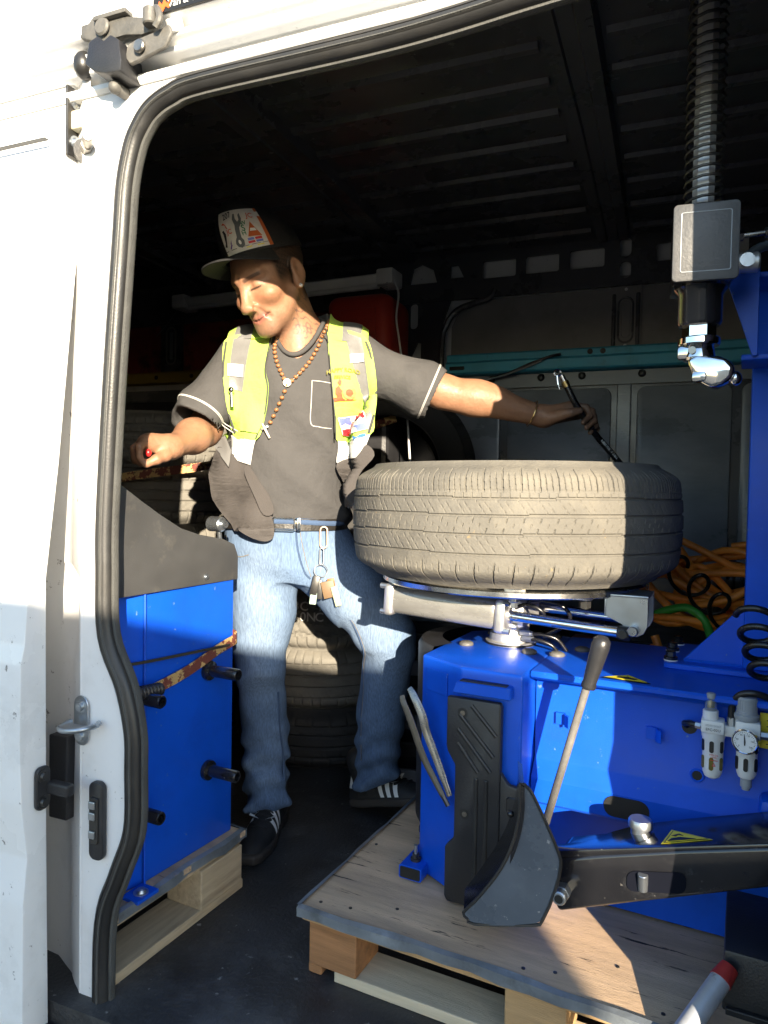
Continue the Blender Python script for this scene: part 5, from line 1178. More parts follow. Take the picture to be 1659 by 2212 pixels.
# ------------------------------------------------------------------ safety vest
LIME = mat("lime_safety_fabric", (.43, .63, .11), .75, var=.06, vs=12, bump=.55, bs=22, spec=.3, bdist=.012)
SILV = mat("reflective_tape", (.16, .158, .155), .45, var=.08, vs=25, bump=.15, bs=300)
SILVW = mat("bright_reflective_tape", (.55, .55, .55), .4, var=.05, vs=25)
MESHB = mat("dark_vest_mesh", (.062, .055, .052), .85, var=.15, vs=20, bump=.3, bs=500)
def inside(x, z, P):
    c = False; n = len(P)
    for i in range(n):
        (x1, z1), (x2, z2) = P[i], P[(i+1) % n]
        if (z1 > z) != (z2 > z) and x < (x2-x1)*(z-z1)/(z2-z1)+x1: c = not c
    return c
def cloth(name, poly, off, m, par, bvh=None, th=.003, cell=.007, puff=None, dirn=(0, 1, 0), y0=-.6):
    """a fabric panel whose outline (x, z) lies on the garment below it, with thickness"""
    bvh = bvh or B_SHIRT; me = curve_mesh([poly], 0)
    b = bmesh.new(); b.from_mesh(me); bmesh.ops.triangulate(b, faces=b.faces[:])
    for _ in range(7):
        E = [e for e in b.edges if e.calc_length() > cell*1.6]
        if not E: break
        bmesh.ops.subdivide_edges(b, edges=E, cuts=1); bmesh.ops.triangulate(b, faces=[f for f in b.faces if len(f.verts) > 3])
    nn = {}
    for v in b.verts:
        x, z = v.co.x, v.co.y; o_ = off+(puff(x, z) if puff else 0)
        v.co, nn[v.index] = drape(bvh, x, z, o_, y0, dirn)
    for _ in range(3): bmesh.ops.smooth_vert(b, verts=b.verts[:], factor=.4, use_axis_x=False, use_axis_y=True, use_axis_z=False)
    b.to_mesh(me); b.free()
    VS = np.array([v.co[:] for v in me.vertices]); FS = [list(p.vertices) for p in me.polygons]; n0 = len(VS)
    sgn = 1 if dirn[1] > 0 else -1
    V2 = np.concatenate([VS, VS+np.array([0, th*sgn, 0])]); ec = {}
    for f in FS:
        for i in range(len(f)):
            k = (f[i], f[(i+1) % len(f)]); ec[k] = 1
    side = [[a, b_, b_+n0, a+n0] for a, b_ in ec if (b_, a) not in ec]
    allf = FS+[[i+n0 for i in reversed(f)] for f in FS]+side
    m2 = bpy.data.meshes.new(name); m2.from_pydata(V2.tolist(), [], allf)
    bb = bmesh.new(); bb.from_mesh(m2); bmesh.ops.recalc_face_normals(bb, faces=bb.faces[:]); bb.to_mesh(m2); bb.free(); m2.shade_smooth(); m2.set_sharp_from_angle(angle=R(60))
    return link_mesh(name, m2, m, par), BVHTree.FromPolygons([Vector(v) for v in VS.tolist()], FS)
def sub(P, n=4): return [(p.x, p.z) for p in catmull([Vector((x, 0, z)) for x, z in P], n, True)]
VL = [(-.205, 1.325), (-.157, 1.340), (-.11, 1.350), (-.080, 1.352), (-.080, 1.33), (-.086, 1.247), (-.078, 1.2), (-.088, 1.13), (-.108, 1.068), (-.172, 1.084), (-.190, 1.152), (-.203, 1.245)]
VR = [(.060, 1.352), (.089, 1.362), (.13, 1.352), (.160, 1.338), (.176, 1.299), (.191, 1.205), (.187, 1.135), (.176, 1.088), (.086, 1.072), (.083, 1.133), (.070, 1.25), (.060, 1.332)]
pf_ = lambda x, z: .0035*math.sin(60*x+9*z)+.003*math.sin(35*z-20*x)
vest = thing("safety_vest", "", "")
for k in ("label", "category"):
    if k in vest: del vest[k]
vest.parent = person
vl, BL = cloth("vest_front", sub(VL), .012, LIME, vest, puff=pf_); vr, BR = cloth("vest_front", sub(VR), .012, LIME, vest, puff=pf_)
cloth("vest_back", [(-.21, 1.0), (.15, 1.0), (.17, 1.2), (.14, 1.36), (.05, 1.40), (-.08, 1.39), (-.20, 1.36), (-.22, 1.2)], .012, LIME, vest, dirn=(0, -1, 0), y0=.6, cell=.015)
def shoulder(x0, x1, name, m, off, par, a0=8, a1=172):
    b = MB(); nx, na = 12, 22; vs = []
    for side in (0, 1):
        for i in range(nx+1):
            x = x0+(x1-x0)*i/nx; c = Vector((x, -.012, 1.285))
            for j in range(na+1):
                a = R(a0+(a1-a0)*j/na); d = Vector((0, -math.cos(a), math.sin(a))); h = B_SHIRT.ray_cast(c+d*.3, -d)
                vs.append((h[0] if h[0] else c+d*.09)+d*(off-.003*side))
    k = na+1; K = (nx+1)*k; q = [(i*k+j, i*k+j+1, (i+1)*k+j+1, (i+1)*k+j) for i in range(nx) for j in range(na)]
    rim_ = [i*k for i in range(nx)]
    b.add(vs, q+[tuple(K+v for v in reversed(f)) for f in q]+[(j, j+1, K+j+1, K+j) for j in range(na)]+[(nx*k+j, nx*k+j+1, K+nx*k+j+1, K+nx*k+j) for j in range(na)]+[(i*k, (i+1)*k, K+(i+1)*k, K+i*k) for i in range(nx)])
    return b.build(name, m, par, 60)
shoulder(-.203, -.082, "shoulder_strap", LIME, .0125, vl, 28); shoulder(.062, .165, "shoulder_strap", LIME, .0125, vr, 28)
shoulder(-.182, -.135, "reflective_strip", SILV, .0145, vl, 28); shoulder(.098, .148, "reflective_strip", SILV, .0145, vr, 28)
cloth("waist_band", [(-.178, 1.084), (-.108, 1.068), (-.120, 1.006), (-.155, 1.016), (-.172, 1.035)], .0135, SILVW, vl, puff=pf_)
cloth("waist_band", [(.086, 1.072), (.176, 1.088), (.166, 1.060), (.140, 1.030), (.086, 1.022)], .013, SILVW, vr, puff=pf_)
cloth("reflective_strip", [(-.182, 1.330), (-.135, 1.343), (-.138, 1.30), (-.142, 1.235), (-.148, 1.19), (-.182, 1.20), (-.184, 1.28)], .002, SILV, vl, bvh=BL)
cloth("reflective_strip", [(.098, 1.358), (.146, 1.343), (.156, 1.30), (.170, 1.20), (.182, 1.12), (.172, 1.09), (.158, 1.17), (.130, 1.26), (.110, 1.33)], .002, SILV, vr, bvh=BR)
cloth("strap_loop", [(-.188, 1.262), (-.146, 1.258), (-.146, 1.228), (-.187, 1.230)], .006, SILVW, vl, bvh=BL)
cloth("strap_loop", [(.118, 1.295), (.152, 1.300), (.154, 1.278), (.120, 1.271)], .006, SILVW, vr, bvh=BR)
cloth("vest_pocket", [(-.150, 1.165), (-.085, 1.160), (-.092, 1.115), (-.105, 1.085), (-.150, 1.092)], .006, LIME, vl, bvh=BL, puff=lambda x, z: .002*math.sin(x*90))
cloth("vest_skirt", sub([(-.205, 1.045), (-.150, 1.022), (-.122, 1.008), (-.10, .954), (-.075, .90), (-.064, .86), (-.066, .822), (-.10, .816), (-.165, .852), (-.212, .905), (-.224, .975)]), .022, MESHB, vest, puff=lambda x, z: .008*math.sin(45*x-14*z)+.004*math.sin(60*z))
cloth("vest_skirt", sub([(.086, 1.022), (.140, 1.030), (.166, 1.062), (.188, 1.035), (.150, .985), (.138, .911), (.103, .899), (.094, .969)]), .016, MESHB, vest, puff=pf_)
cloth("skirt_flap", sub([(-.118, 1.006), (-.092, .965), (-.070, .93), (-.062, .89), (-.085, .885), (-.105, .93), (-.128, .985)]), .032, MESHB, vest, puff=pf_)
cloth("side_tab", [(-.213, 1.048), (-.182, 1.082), (-.165, 1.04), (-.172, 1.0)], .030, SILV, vest)
PIP = mat("vest_piping", (.05, .05, .045), .7)
def pipe(P, bvh, par, r=.0022, off=.002): MB().tube([drape(bvh, x, z, off)[0] for x, z in P], r, 6, sub=4).build("piping", PIP, par, 60)
pipe([(-.202, 1.325), (-.200, 1.245), (-.187, 1.152), (-.170, 1.088)], BL, vl, .003); pipe([(-.083, 1.348), (-.083, 1.33), (-.089, 1.247), (-.082, 1.2), (-.091, 1.13), (-.110, 1.072)], BL, vl)
pipe([(.057, 1.357), (.063, 1.332), (.073, 1.25), (.086, 1.133), (.089, 1.076)], BR, vr, .0018); pipe([(.158, 1.336), (.172, 1.299), (.187, 1.205), (.184, 1.135), (.173, 1.092)], BR, vr, .003)
zp = MB(); zp.cyl((-.172, -.165, 1.185), (-.170, -.166, 1.150), .005, n=10); zp.ball((-.172, -.166, 1.192), .008); zp.build("vest_clip", CHROME, vl, 50)
# print on the vest
def onto(bvh, off, cx, cz, rot=0, bend=0):
    def f(a, b, c):
        if bend: b = b-bend*a*a
        x = cx+a*math.cos(rot)-b*math.sin(rot); z = cz+a*math.sin(rot)+b*math.cos(rot)
        return drape(bvh, x, z, off+c)[0]
    return f
OLIVE = mat("olive_print", (.22, .20, .02), .7); LOGOR = mat("logo_red", (.55, .07, .02), .6); LOGOO = mat("logo_orange", (.72, .22, .08), .6)
mapped("vest_lettering", text_mesh("HAPPY ROAD", .0135, .0002, .0004), onto(BR, .0042, .104, 1.252, R(3), 4.5), OLIVE, vr)
mapped("vest_lettering", text_mesh("SERVICE", .0115, .0002, .0004), onto(BR, .0042, .102, 1.234, R(3), 3.5), OLIVE, vr)
def shape(name, P, m, f, par, cuts=3): return mapped(name, curve_mesh([P], .0002), f, m, par, 0, cuts)
lo_ = onto(BR, .0042, .104, 1.195, R(4))
circ_ = lambda cx, cy, r, n=24: [(cx+r*math.cos(i*2*math.pi/n), cy+r*math.sin(i*2*math.pi/n)) for i in range(n)]
shape("logo_wheel", circ_(.016, -.001, .0165), LOGOO, lo_, vr); shape("logo_wheel_ring", circ_(.016, -.001, .009), LOGOR, onto(BR, .0050, .104, 1.195, R(4)), vr)
shape("logo_figure", [(-.012, .026), (-.006, .036), (-.001, .028), (-.004, .018), (-.008, .018)], LOGOR, lo_, vr)
shape("logo_figure", [(-.018, .012), (-.009, .017), (-.004, .008), (.0, .004), (-.003, -.002), (-.001, -.014), (.006, -.018), (-.004, -.020), (-.020, -.022), (-.024, -.015), (-.014, -.012), (-.019, -.002)], LOGOR, lo_, vr)
shape("logo_ground", [(-.022, -.023), (.032, -.018), (.032, -.0165), (-.022, -.021)], LOGOR, lo_, vr)
fl = onto(BR, .0060, .131, 1.117, R(13)); fl2 = onto(BR, .0072, .131, 1.117, R(13))
shape("flag_patch", [(-.036, -.024), (.036, -.024), (.036, .024), (-.036, .024)], SILVW, fl, vr, 6)
FB, FRD = mat("flag_blue", (.14, .18, .55), .6, var=.12, vs=60), mat("flag_red", (.60, .02, .03), .6, var=.08, vs=60)
for x0, x1, y0, y1, m_ in ((-.034, -.007, .006, .023, FB), (.008, .034, .006, .023, FRD), (-.034, -.007, -.023, -.006, FRD), (.008, .034, -.023, -.006, FB)): shape("flag_field", [(x0, y0), (x1, y0), (x1, y1), (x0, y1)], m_, fl2, vr, 4)
shape("flag_crest", circ_(0, 0, .0042, 10), LOGOO, fl2, vr)
shape("blue_tag", [(-.016, -.006), (.015, -.005), (.017, .005), (-.015, .006)], mat("tag_blue", (.04, .16, .42), .5), onto(BR, .0065, .150, 1.081, R(14)), vr)
mapped("tag_lettering", text_mesh("ROADSIDE" if False else "- - - - -", .006, .0001), onto(BR, .0078, .152, 1.081, R(14)), WHITEINK, vr)

# ------------------------------------------------------------------ jeans
JH, JK, JA = np.array([-.112, .0, .765]), np.array([-.116, -.028, .462]), np.array([-.100, .012, .075])
KH, KK, KA = np.array([.045, .0, .760]), np.array([.238, -.052, .545]), np.array([.205, .062, .105])
def jeans_sdf(P):
    x, y, z = P
    d = rings(P, [(.70, -.035, .005, .150, .105), (.74, -.04, .003, .168, .118), (.79, -.045, .0, .172, .124), (.84, -.052, -.008, .165, .120), (.870, -.055, -.012, .160, .116)])
    r1 = smin(rc(P, JH, (JH+JK)/2+np.array([.004, -.006, 0]), .098, .086), rc(P, (JH+JK)/2+np.array([.004, -.006, 0]), JK, .086, .066), .02); r1 = smin(r1, rc(P, JK, (-.108, .024, .27), .064, .064), .025); r1 = smin(r1, rc(P, (-.108, .024, .27), JA, .064, .060), .02)
    l1 = smin(rc(P, KH, (KH+KK)/2+np.array([0, -.01, .01]), .100, .090), rc(P, (KH+KK)/2+np.array([0, -.01, .01]), KK, .090, .070), .02); l1 = smin(l1, rc(P, KK, (.216, .02, .33), .068, .066), .025); l1 = smin(l1, rc(P, (.216, .02, .33), KA, .066, .062), .02)
    d = smin(d, np.minimum(r1, l1), .03)
    lowr = np.clip((.34-z)*6, 0, 1); kn = np.exp(-((z-.46)/.07)**2)*(x < .05)+np.exp(-((z-.53)/.07)**2)*(x > .1)
    d = d+.0062*np.sin(92*z+3.2*np.sin(20*x)+14*y)*lowr+.0034*np.sin(62*z-22*x+9*y)*kn
    d = d+.0032*np.sin(44*(z+.6*x)+2*np.sin(17*y))*np.exp(-((z-.72)/.08)**2)
    rg = lambda a: 1-1.6*np.sqrt(np.sin(a)**2+.03)
    d = d-.0062*rg(22*z+7*np.sin(6*x+4*y)+9*x)*np.clip((.42-z)*4, .12, 1)-.0080*rg(26*z-18*x+2*np.sin(30*y))*np.clip((.22-z)*7, 0, 1)
    d = d-.0070*rg(19*z-14*x*np.sign(x-.05)+1.5*np.sin(21*y))*kn-.0035*rg(17*(z*.6+x)+8*y)*np.exp(-((z-.74)/.06)**2)
    return np.maximum(d, np.where(x < .07, .062-z+.12*y, .118-z+.42*(x-.2)))
V, F = surface(jeans_sdf, (-.25, -.17, .04), (.34, .15, .885), .0046); V = relax(V, F, 1, .35)
DEN = np.array([.115, .175, .28]); col = np.tile(DEN, (len(V), 1))
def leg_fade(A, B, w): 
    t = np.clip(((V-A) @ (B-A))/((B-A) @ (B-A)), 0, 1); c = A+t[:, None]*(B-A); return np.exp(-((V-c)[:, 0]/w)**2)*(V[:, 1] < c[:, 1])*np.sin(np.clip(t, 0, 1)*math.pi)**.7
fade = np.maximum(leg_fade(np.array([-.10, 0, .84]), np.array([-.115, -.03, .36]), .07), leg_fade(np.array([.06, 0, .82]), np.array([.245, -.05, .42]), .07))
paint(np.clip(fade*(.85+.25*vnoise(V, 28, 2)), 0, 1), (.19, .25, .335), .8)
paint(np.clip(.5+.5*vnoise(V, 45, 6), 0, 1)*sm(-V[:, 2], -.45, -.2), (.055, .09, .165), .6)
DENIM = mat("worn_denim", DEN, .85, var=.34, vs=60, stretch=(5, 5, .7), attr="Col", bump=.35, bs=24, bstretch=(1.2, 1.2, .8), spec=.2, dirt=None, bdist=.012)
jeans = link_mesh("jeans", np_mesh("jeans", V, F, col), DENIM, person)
B_JEANS = bvh_of(V, F)
GOLD = mat("tan_thread", (.19, .17, .14), .8)
DSEAM = mat('denim_seam', (.05, .085, .16), .85)
def seam(P, name, m, r=.0018, off=.001): MB().tube([drape(B_JEANS, x, z, off)[0] for x, z in P], r, 5, sub=4).build(name, m, jeans, 60)
seam([(-.002, .845), (.006, .80), (.018, .75), (.028, .72)], "fly_seam", GOLD, .0010); seam([(-.012, .845), (-.006, .79), (.010, .735), (.026, .715)], "fly_seam", DSEAM, .0025)
seam([(.095, .655), (.14, .60), (.168, .53), (.166, .48), (.165, .40), (.160, .30), (.162, .20)], "inseam", DSEAM, .003); seam([(.098, .652), (.143, .60), (.171, .53), (.169, .48), (.168, .40), (.163, .30), (.165, .20)], "inseam_stitch", GOLD, .0008, .0025)
seam([(-.063, .40), (-.060, .30), (-.052, .22), (-.046, .15)], "inseam", DSEAM, .003)
seam([(-.205, .82), (-.195, .785), (-.165, .768), (-.135, .775)], "pocket_seam", GOLD, .0012); 
MB().tube([(-.055+.164*math.cos(a), -.012+.120*math.sin(a), .862+.003*math.sin(3*a)) for a in np.linspace(0, 2*math.pi, 40)][:-1], .010, 8, closed=True, sub=1).build("waistband", DSEAM, jeans, 60)
bz = [(-.055+.171*math.cos(a), -.012+.127*math.sin(a), .857) for a in np.linspace(0, 2*math.pi, 48)]
b = MB(); n = len(bz)
for i in range(n-1):
    (x0, y0, z0), (x1, y1, z1) = bz[i], bz[i+1]; b.add([(x0, y0, z0-.016), (x1, y1, z1-.016), (x1, y1, z1+.014), (x0, y0, z0+.014)], [(0, 1, 2, 3)])
belt = b.build("belt", mat("black_leather", (.02, .018, .016), .4, bump=.2, bs=200), person, 60)
bk = MB(); bk.tube([(q[0]-.036, -.142, q[1]+.857) for q in rrect(-.031, -.014, .024, .016, .006)], .0035, 6, closed=True, sub=1); bk.box((-.002, -.141, .858), (.012, .01, .034), .002); bk.build("buckle", CHROME, belt, 40)

# ------------------------------------------------------------------ shoes
SHOE = mat("black_suede", (.016, .016, .017), .62, var=.2, vs=20, bump=.3, bs=400); SOLE = mat("dark_gum_sole", (.035, .03, .027), .6, var=.2)
def shoe(heel, toe, zh, zt, side):
    heel, toe = Vector(heel), Vector(toe); ax = Vector((toe.x-heel.x, toe.y-heel.y, 0)); L = ax.length+.03; ax.normalize(); sd_ = Vector((-ax.y, ax.x, 0))
    pitch = math.atan2(zt-zh, L); upv = Vector((0, 0, 1)); f3 = (ax*math.cos(pitch)+upv*math.sin(pitch)); u3 = (upv*math.cos(pitch)-ax*math.sin(pitch))
    O_ = np.array(Vector((heel.x, heel.y, zh))-f3*.02); a3, s3, u3n = np.array(f3), np.array(sd_), np.array(u3)
    W3 = lambda l, w_, h: tuple(O_+l*a3+w_*s3+h*u3n)
    def sd_fn(P, sole):
        D = [P[i]-np.float32(O_[i]) for i in range(3)]; l, w_, h = [(D[0]*v[0]+D[1]*v[1]+D[2]*v[2]).astype(np.float32) for v in (a3, s3, u3n)]
        wl = np.interp(l, [-.01, .03, .09, .17, .22, .265, .285], [.025, .034, .033, .044, .044, .033, .018]).astype(np.float32)
        pl = np.maximum(np.abs(w_)-wl, np.maximum(-.006-l, l-.283))
        if sole: return smax(pl-.003, np.abs(h-.012)-.0125, .006)
        top = np.interp(l, [-.01, .02, .06, .10, .15, .20, .25, .28], [.072, .085, .088, .086, .066, .048, .038, .026]).astype(np.float32)
        crown_ = top*(1-.35*(w_/np.maximum(wl, .01))**2)
        d = smax(pl, h-crown_, .022); d = smax(d, .018-h, .003)
        return smin(d, rc(P, W3(.045, 0, .07), W3(.035, 0, .13), .036, .036), .02)
    lo = np.min([np.array(W3(l, w_, h)) for l in (-.03, .30) for w_ in (-.06, .06) for h in (-.02, .18)], 0); hi = np.max([np.array(W3(l, w_, h)) for l in (-.03, .30) for w_ in (-.06, .06) for h in (-.02, .18)], 0)
    V, F = surface(lambda P: sd_fn(P, False), lo, hi, .0042); V = relax(V, F, 2, .4)
    o = link_mesh("shoe", np_mesh("shoe", V, F), SHOE, person); bv = bvh_of(V, F)
    V, F = surface(lambda P: sd_fn(P, True), lo, hi, .0045); link_mesh("sole", np_mesh("sole", V, F), SOLE, o)
    for sg_ in (-1, 1):
        dv = Vector(s3)*(-sg_)
        def put(l, h):
            hh = bv.ray_cast(Vector(W3(l, sg_*.12, h)), dv); p = hh[0] if hh[0] else Vector(W3(l, sg_*.035, h)); return p-dv*.0012
        for k in range(3):
            l0 = .105+k*.024; b = MB(); vs = []
            for j in range(7):
                h = .028+j*.0068; sh_ = -.22*(h-.028); vs += [put(l0+sh_, h), put(l0+.013+sh_, h)]
            b.add(vs, [(2*j, 2*j+1, 2*j+3, 2*j+2) for j in range(6)]).build("stripe", WHITEINK, o, 60)
    he = MB(); vs = []
    for j in range(5):
        for i in range(9):
            a = -1.2+2.4*i/8; h = .055+j*.008; p0 = Vector(W3(.03-.12*math.cos(a), .12*math.sin(a), h)); dv = (Vector(W3(.03, 0, h))-p0).normalized(); hh = bv.ray_cast(p0, dv); vs.append((hh[0] if hh[0] else p0+dv*.08)-dv*.0012)
    he.add(vs, [(j*9+i, j*9+i+1, (j+1)*9+i+1, (j+1)*9+i) for j in range(4) for i in range(8)]).build("heel_tab", WHITEINK, o, 60)
    for k in range(5):
        l = .112+k*.018; h = .12; P = []
        for w_ in (-.022, -.011, 0, .011, .022):
            hh = bv.ray_cast(Vector(W3(l, w_, h)), Vector(-u3)); P.append((hh[0] if hh[0] else Vector(W3(l, w_, .06)))+u3*.002)
        MB().tube(P, .0026, 6, sub=3).build("lace", SHOE, o, 60)
    return o
shoe((-.080, .068, 0), (-.112, -.165, 0), .0, .0, 1)
shoe((.168, .108, 0), (.335, .025, 0), .028, .085, 1)

# ------------------------------------------------------------------ cap
CAPM = mat("black_cap_twill", (.013, .013, .014), .8, var=.2, vs=40, bump=.4, bs=500)
def crown(phi, v, off=0):
    """phi = 0 at the brow, positive towards his left ear; v = 0 at the band, 1 at the button"""
    r = max(0.0, 1-v**3.0)**.42; r *= (1-.06*v)
    base = .060+.022*math.cos(phi); hgt = .118+.010*math.cos(phi)
    return H(((.0815*r+off)*math.sin(phi), -.010+(.1045*r+off)*math.cos(phi), base+hgt*v+off*v))
b = MB(); n, m_ = 48, 16; vs = [crown(2*math.pi*i/n, j/m_) for j in range(m_+1) for i in range(n)]
b.add(vs, [(j*n+i, j*n+(i+1) % n, (j+1)*n+(i+1) % n, (j+1)*n+i) for j in range(m_) for i in range(n)])
cap = b.build("cap", CAPM, person, 60)
MB().ball(crown(0, 1.0), .006).build("cap_button", CAPM, cap, 60)
def brim(t, w_, side):
    ph = w_*1.12; c0 = crown(ph, .0, .001); out = np.array(f_)*1.0; ext = .078*max(0, 1-w_**4)**.6
    d = f_*.97+u_*.26; p = c0+d*ext*t-u_*(.020*(w_**2)*t+.010*t*t)+s_*(.012*w_*t)
    return p+u_*(-.0025 if side else .0012)
b = MB(); nw, ntt = 28, 8; vs = []
for side in (0, 1): vs += [brim(j/ntt, -1+2*i/nw, side) for j in range(ntt+1) for i in range(nw+1)]
kq = (nw+1)*(ntt+1); q4 = [(j*(nw+1)+i, j*(nw+1)+i+1, (j+1)*(nw+1)+i+1, (j+1)*(nw+1)+i) for j in range(ntt) for i in range(nw)]
b.add(vs, q4+[tuple(kq+a for a in reversed(f)) for f in q4]+[(ntt*(nw+1)+i, ntt*(nw+1)+i+1, kq+ntt*(nw+1)+i+1, kq+ntt*(nw+1)+i) for i in range(nw)])
brimo = b.build("brim", CAPM, cap, 50)
b = MB(); vs = [brim(.15+.80*j/ntt, (-1+2*i/nw)*.9, 1)-u_*.0012 for j in range(ntt+1) for i in range(nw+1)]; b.add(vs, q4).build("brim_lining", mat("brim_lining", (.032, .034, .028), .8), brimo, 50)
# hand-painted front panel
PC, PW = R(34), R(36)
def patch(a, b_, off=.0012): return Vector(crown(PC+a*PW, .06+.70*b_, off))
def pmesh(name, P, m, off, par=None, cuts=2): return mapped(name, curve_mesh([P], .0), lambda a, b_, c: patch(a, b_, off), m, par or pat, 0, cuts)
g_ = [(-1+2*i/10, j/10) for j in range(11) for i in range(11)]
b = MB().add([patch(a, b_) for a, b_ in g_], [(j*11+i, j*11+i+1, (j+1)*11+i+1, (j+1)*11+i) for j in range(10) for i in range(10)])
pat = b.build("painted_panel", mat("canvas_white", (.62, .60, .57), .8, var=.1, vs=60), cap, 60)
BR_OR = mat("panel_orange", (.45, .10, .02), .8); GREYP = mat("panel_grey", (.10, .11, .12), .7); GRN = mat("panel_green", (.02, .16, .07), .8); PUR = mat("panel_purple", (.10, .04, .22), .8)
pmesh("panel_edge", [(.86, 0), (1.0, 0), (1.0, 1.0), (.88, 1.0)], BR_OR, .002)
pmesh("wrench", [(-.30, .12), (-.16, .08), (-.02, .13), (.02, .24), (-.04, .32), (-.02, .44), (.02, .56), (.14, .64), (.22, .76), (.20, .90), (.12, .86), (.10, .74), (.02, .70), (-.04, .78), (-.02, .90), (-.10, .90), (-.18, .78), (-.14, .64), (-.18, .54), (-.22, .36), (-.32, .28), (-.36, .20)], GREYP, .002)
pmesh("wrench_eye", circ_(-.17, .22, .055, 12), WHITEINK, .0028)
pmesh("cone", [(.22, .30), (.74, .27), (.50, .66)], BR_OR, .002); pmesh("cone_band", [(.36, .42), (.62, .41), (.58, .48), (.42, .49)], WHITEINK, .0028)
for x0, x1, y0, y1, mm in ((.16, .40, .205, .265, FB), (.44, .70, .20, .26, FRD), (.14, .40, .135, .19, FRD), (.44, .70, .13, .185, FB)): pmesh("panel_flag", [(x0, y0), (x1, y0), (x1, y1), (x0, y1)], mm, .002, cuts=1)
pmesh("horizon_line", [(-1, .10), (.86, .095), (.86, .105), (-1, .115)], INK, .002, cuts=3); pmesh("road_mark", [(.0, .05), (.22, .05), (.22, .075), (.0, .075)], YELLOWL, .002); pmesh("road_mark", [(.42, .05), (.68, .05), (.68, .075), (.42, .075)], YELLOWL, .002)
pmesh("scribble", [(-.95, .22), (-.84, .30), (-.80, .50), (-.84, .58), (-.74, .60), (-.66, .50), (-.70, .40), (-.76, .30), (-.82, .20)], INK, .002)
pmesh("scribble", [(-.80, .72), (-.62, .70), (-.58, .62), (-.50, .60), (-.60, .72), (-.70, .76)], LOGOR, .002); pmesh("scribble", [(-.70, .14), (-.58, .24), (-.62, .24), (-.50, .34), (-.56, .22), (-.52, .22), (-.66, .12)], PUR, .002)
def ptext(t, size, a, b_, m, rot=0): 
    mapped("panel_lettering", text_mesh(t, size, 0, .004), lambda x, y, c: patch(a+x*math.cos(rot)-y*math.sin(rot), b_+(x*math.sin(rot)+y*math.cos(rot))*.62, .0026), m, pat)
ptext("207", .30, -.42, .88, INK, R(8)); ptext("JC", .28, .58, .80, LOGOR, R(-8)); ptext("JC", .26, -.46, .52, LOGOR); ptext("S", .34, .16, .52, GRN); ptext("H", .24, .12, .40, GRN); ptext("W", .22, .22, .64, GRN)
# ear stud, bracelet
es = MB(); es.ball(H((.083, .004, -.030)), .0052, 8, 6); es.build("ear_stud", mat("clear_crystal", (.9, .92, .95), .05, metal=.6), person, 20)
wr = [Vector((.612, -.012, 1.163))+Vector((.008*math.sin(a)*0, .034*math.cos(a), .034*math.sin(a)))+Vector((.012*math.sin(a), 0, 0)) for a in np.linspace(0, 2*math.pi, 24)][:-1]
MB().tube(wr, .0015, 6, closed=True, sub=2).build("bracelet", mat("gold", (.75, .5, .2), .25, metal=1), person, 60)

# ------------------------------------------------------------------ things he wears and holds
FIGM = dict(loc=(-.92826, 1.72504, 0), rz=PRZ)
ros = thing("rosary", "wooden bead rosary with metal cross hanging round the man's neck", "rosary", FIGM["loc"], PRZ)
both = [(.062, 1.40), (.053, 1.365), (.038, 1.312), (.016, 1.265), (-.013, 1.229), (-.033, 1.214), (-.050, 1.24), (-.065, 1.275), (-.072, 1.31), (-.068, 1.335)]
PT = [Vector((p.x, 0, p.z)) for p in catmull([Vector((x, 0, z)) for x, z in both], 12)]
PB = [Vector((p.x, 0, p.z)) for p in catmull([Vector((x, 0, z)) for x, z in ((-.034, 1.207), (-.042, 1.182), (-.056, 1.153), (-.071, 1.123), (-.083, 1.098))], 12)]
bead = MB().ball((0, 0, 0), (.0058, .0058, .0050), 12, 8).mesh("bead", 60); bead.materials.append(mat("bead_wood", (.30, .135, .055), .45, var=.3, vs=200))
B_BODY = BVHTree.FromPolygons([Vector(v.co) for v in body.data.vertices], [list(p.vertices) for p in body.data.polygons])
def chest(x, z):
    a = drape(B_SHIRT, x, z, .005)[0]; ys = [a.y]
    for bv in (BL, BR):
        h = bv.ray_cast(Vector((x, -.6, z)), Vector((0, 1, 0)))
        if h[0]: ys.append(h[0].y-.004)
    return Vector((x, min(ys), z))
cordp = []
def string(P, step):
    acc = 0; last = None; k = 0
    for p in P:
        c = chest(p.x, p.z); cordp.append(c)
        if last is None or (c-last).length >= step:
            o = link_mesh("bead", bead, None, ros); o.location = c; o.rotation_euler = (0, random.uniform(-.6, .6), 0); last = c; k += 1
string(PT, .0118); c1 = list(cordp); cordp.clear(); string(PB[:-8], .0165); c2 = list(cordp)
MB().tube(c1, .0014, 5, sub=1).build("rosary_cord", IRONM, ros, 60); MB().tube(c2, .0014, 5, sub=1).build("rosary_cord", IRONM, ros, 60)
MB().cyl(chest(-.033, 1.213)+Vector((0, -.003, 0)), chest(-.033, 1.213)+Vector((0, -.006, 0)), .0105, n=20, bev=.0008).build("medal", mat("pale_medal", (.6, .52, .42), .4, metal=.4), ros, 40)
cp = chest(-.086, 1.092)+Vector((0, -.005, 0)); cr_ = MB(); qx = Matrix.Rotation(R(-28), 3, 'Y')
cr_.box(cp, (.006, .004, .042), .001, qx); cr_.box(cp+qx @ Vector((0, 0, .008)), (.022, .004, .006), .001, qx); cr_.build("cross", mat("old_silver", (.45, .42, .36), .35, metal=1), ros, 30)
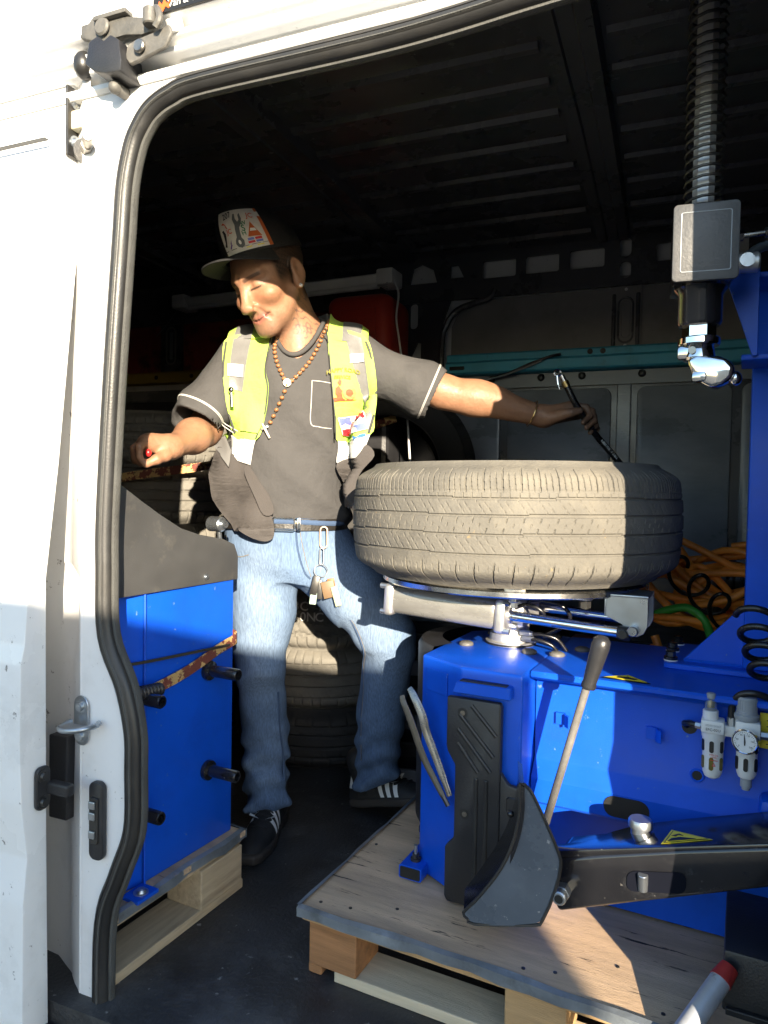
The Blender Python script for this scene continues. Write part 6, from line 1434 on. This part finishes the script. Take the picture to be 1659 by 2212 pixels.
# keys on a carabiner
ky = thing("key_bunch", "bunch of keys and tags hanging from a carabiner at the man's belt", "keys", FIGM["loc"], PRZ)
jy = lambda x, z, o=.008: drape(B_JEANS, x, z, o)[0]
y_k = jy(.055, .80).y
MB().tube([(.060+q[0], y_k-.004, .825+q[1]) for q in rrect(-.009, -.028, .009, .026, .008)], .0024, 8, closed=True, sub=1).build("carabiner", mat("sand_aluminium", (.55, .42, .32), .4, metal=.5), ky, 50)
MB().tube([(.056+q[0], y_k-.008, .776+q[1]) for q in rrect(-.0048, -.022, .0048, .020, .0045)], .0020, 8, closed=True, sub=1).build("clip", ZINC, ky, 50)
MB().tube([(.054+.017*math.cos(a), y_k-.010, .738+.016*math.sin(a)) for a in np.linspace(0, 6.283, 20)][:-1], .0013, 6, closed=True, sub=1).build("split_ring", ZINC, ky, 50)
def fob(x, z, w_, h, th, rot, m, name):
    q = Matrix.Rotation(R(rot), 3, 'Y'); c = Vector((x, min(y_k, jy(x, z).y)-.012, z)); b = MB(); b.box(c, (w_, th, h), min(w_, th)*.3, q, 2); return b.build(name, m, ky, 40)
fob(.040, .700, .020, .052, .010, 12, DARKMETAL, "car_key"); fob(.036, .668, .018, .034, .009, 6, mat("mint_plastic", (.35, .45, .38), .4), "key_head")
fob(.076, .692, .034, .044, .006, -14, mat("brown_tag", (.16, .10, .05), .5), "key_tag"); fob(.096, .676, .016, .052, .004, -16, mat("sage_strap", (.35, .38, .25), .6), "key_strap"); fob(.082, .710, .018, .020, .005, -10, ORANGEINK, "key_tag"); fob(.052, .690, .014, .05, .006, -2, DARKMETAL, "car_key")
# red valve cap between his fingers
vc = MB(); vc.ball((0, 0, 0), (.0075, .0075, .009), 14, 10); vco = vc.build("valve_cap", mat("red_gloss_plastic", (.55, .02, .02), .25), None, 60)
vco.location = Matrix.Translation(FIGM["loc"]) @ Matrix.Rotation(PRZ, 4, 'Z') @ Vector((-.320, -.340, 1.024)); tag(vco, "small red plastic cap pinched in the man's right hand", "cap piece")
# black air hose with a clip-on chuck
hs = thing("air_hose", "black rubber air hose with metal chuck held over the tyre by the man", "hose", FIGM["loc"], PRZ)
hpth = [(.695, -.044, 1.236), (.716, -.047, 1.194), (.745, -.043, 1.150), (.786, -.030, 1.101), (.842, -.013, 1.046), (.87, .0, 1.01), (.87, .03, .97), (.84, .08, .95)]
MB().tube(hpth, .0088, 12).build("hose_tube", HOSEB, hs, 60)
dt = (Vector(hpth[0])-Vector(hpth[1])).normalized(); e0 = Vector(hpth[0])
MB().cyl(e0-dt*.004, e0+dt*.012, .0098, n=14).build("ferrule", mat("brass_ferrule", (.45, .33, .14), .35, metal=1), hs, 40)
ck = MB(); ck.cyl(e0+dt*.012, e0+dt*.030, .0075, n=12); ck.tube([e0+dt*.034+Vector((-.010+.009*math.cos(a), -.004, .002+.008*math.sin(a))) for a in np.linspace(0, 6.28, 14)][:-1], .003, 6, closed=True, sub=1); ck.tube([e0+dt*.028+Vector((-.014, -.006, 0)), e0+dt*.010+Vector((-.020, -.006, -.004)), e0-dt*.006+Vector((-.022, -.006, -.006))], .0022, 6); ck.build("air_chuck", CHROME, hs, 50)
ha, hb2 = Vector((.786, -.030, 1.101)), Vector((.842, -.013, 1.046)); hd_ = (hb2-ha).normalized(); hn = Vector((0, -1, 0)); hn = (hn-hd_*hn.dot(hd_)).normalized(); hup = hd_.cross(hn)
mapped("hose_lettering", text_mesh('RUBBER HOSE 1/4" ID MAX', .0095, 0, .0001, 1.0), lambda a, b_, c: ha+hd_*(.045+a*.62)+hn*(.0092*math.cos(b_/.0092))-hup*(.0092*math.sin(b_/.0092)), WHITEINK, hs)
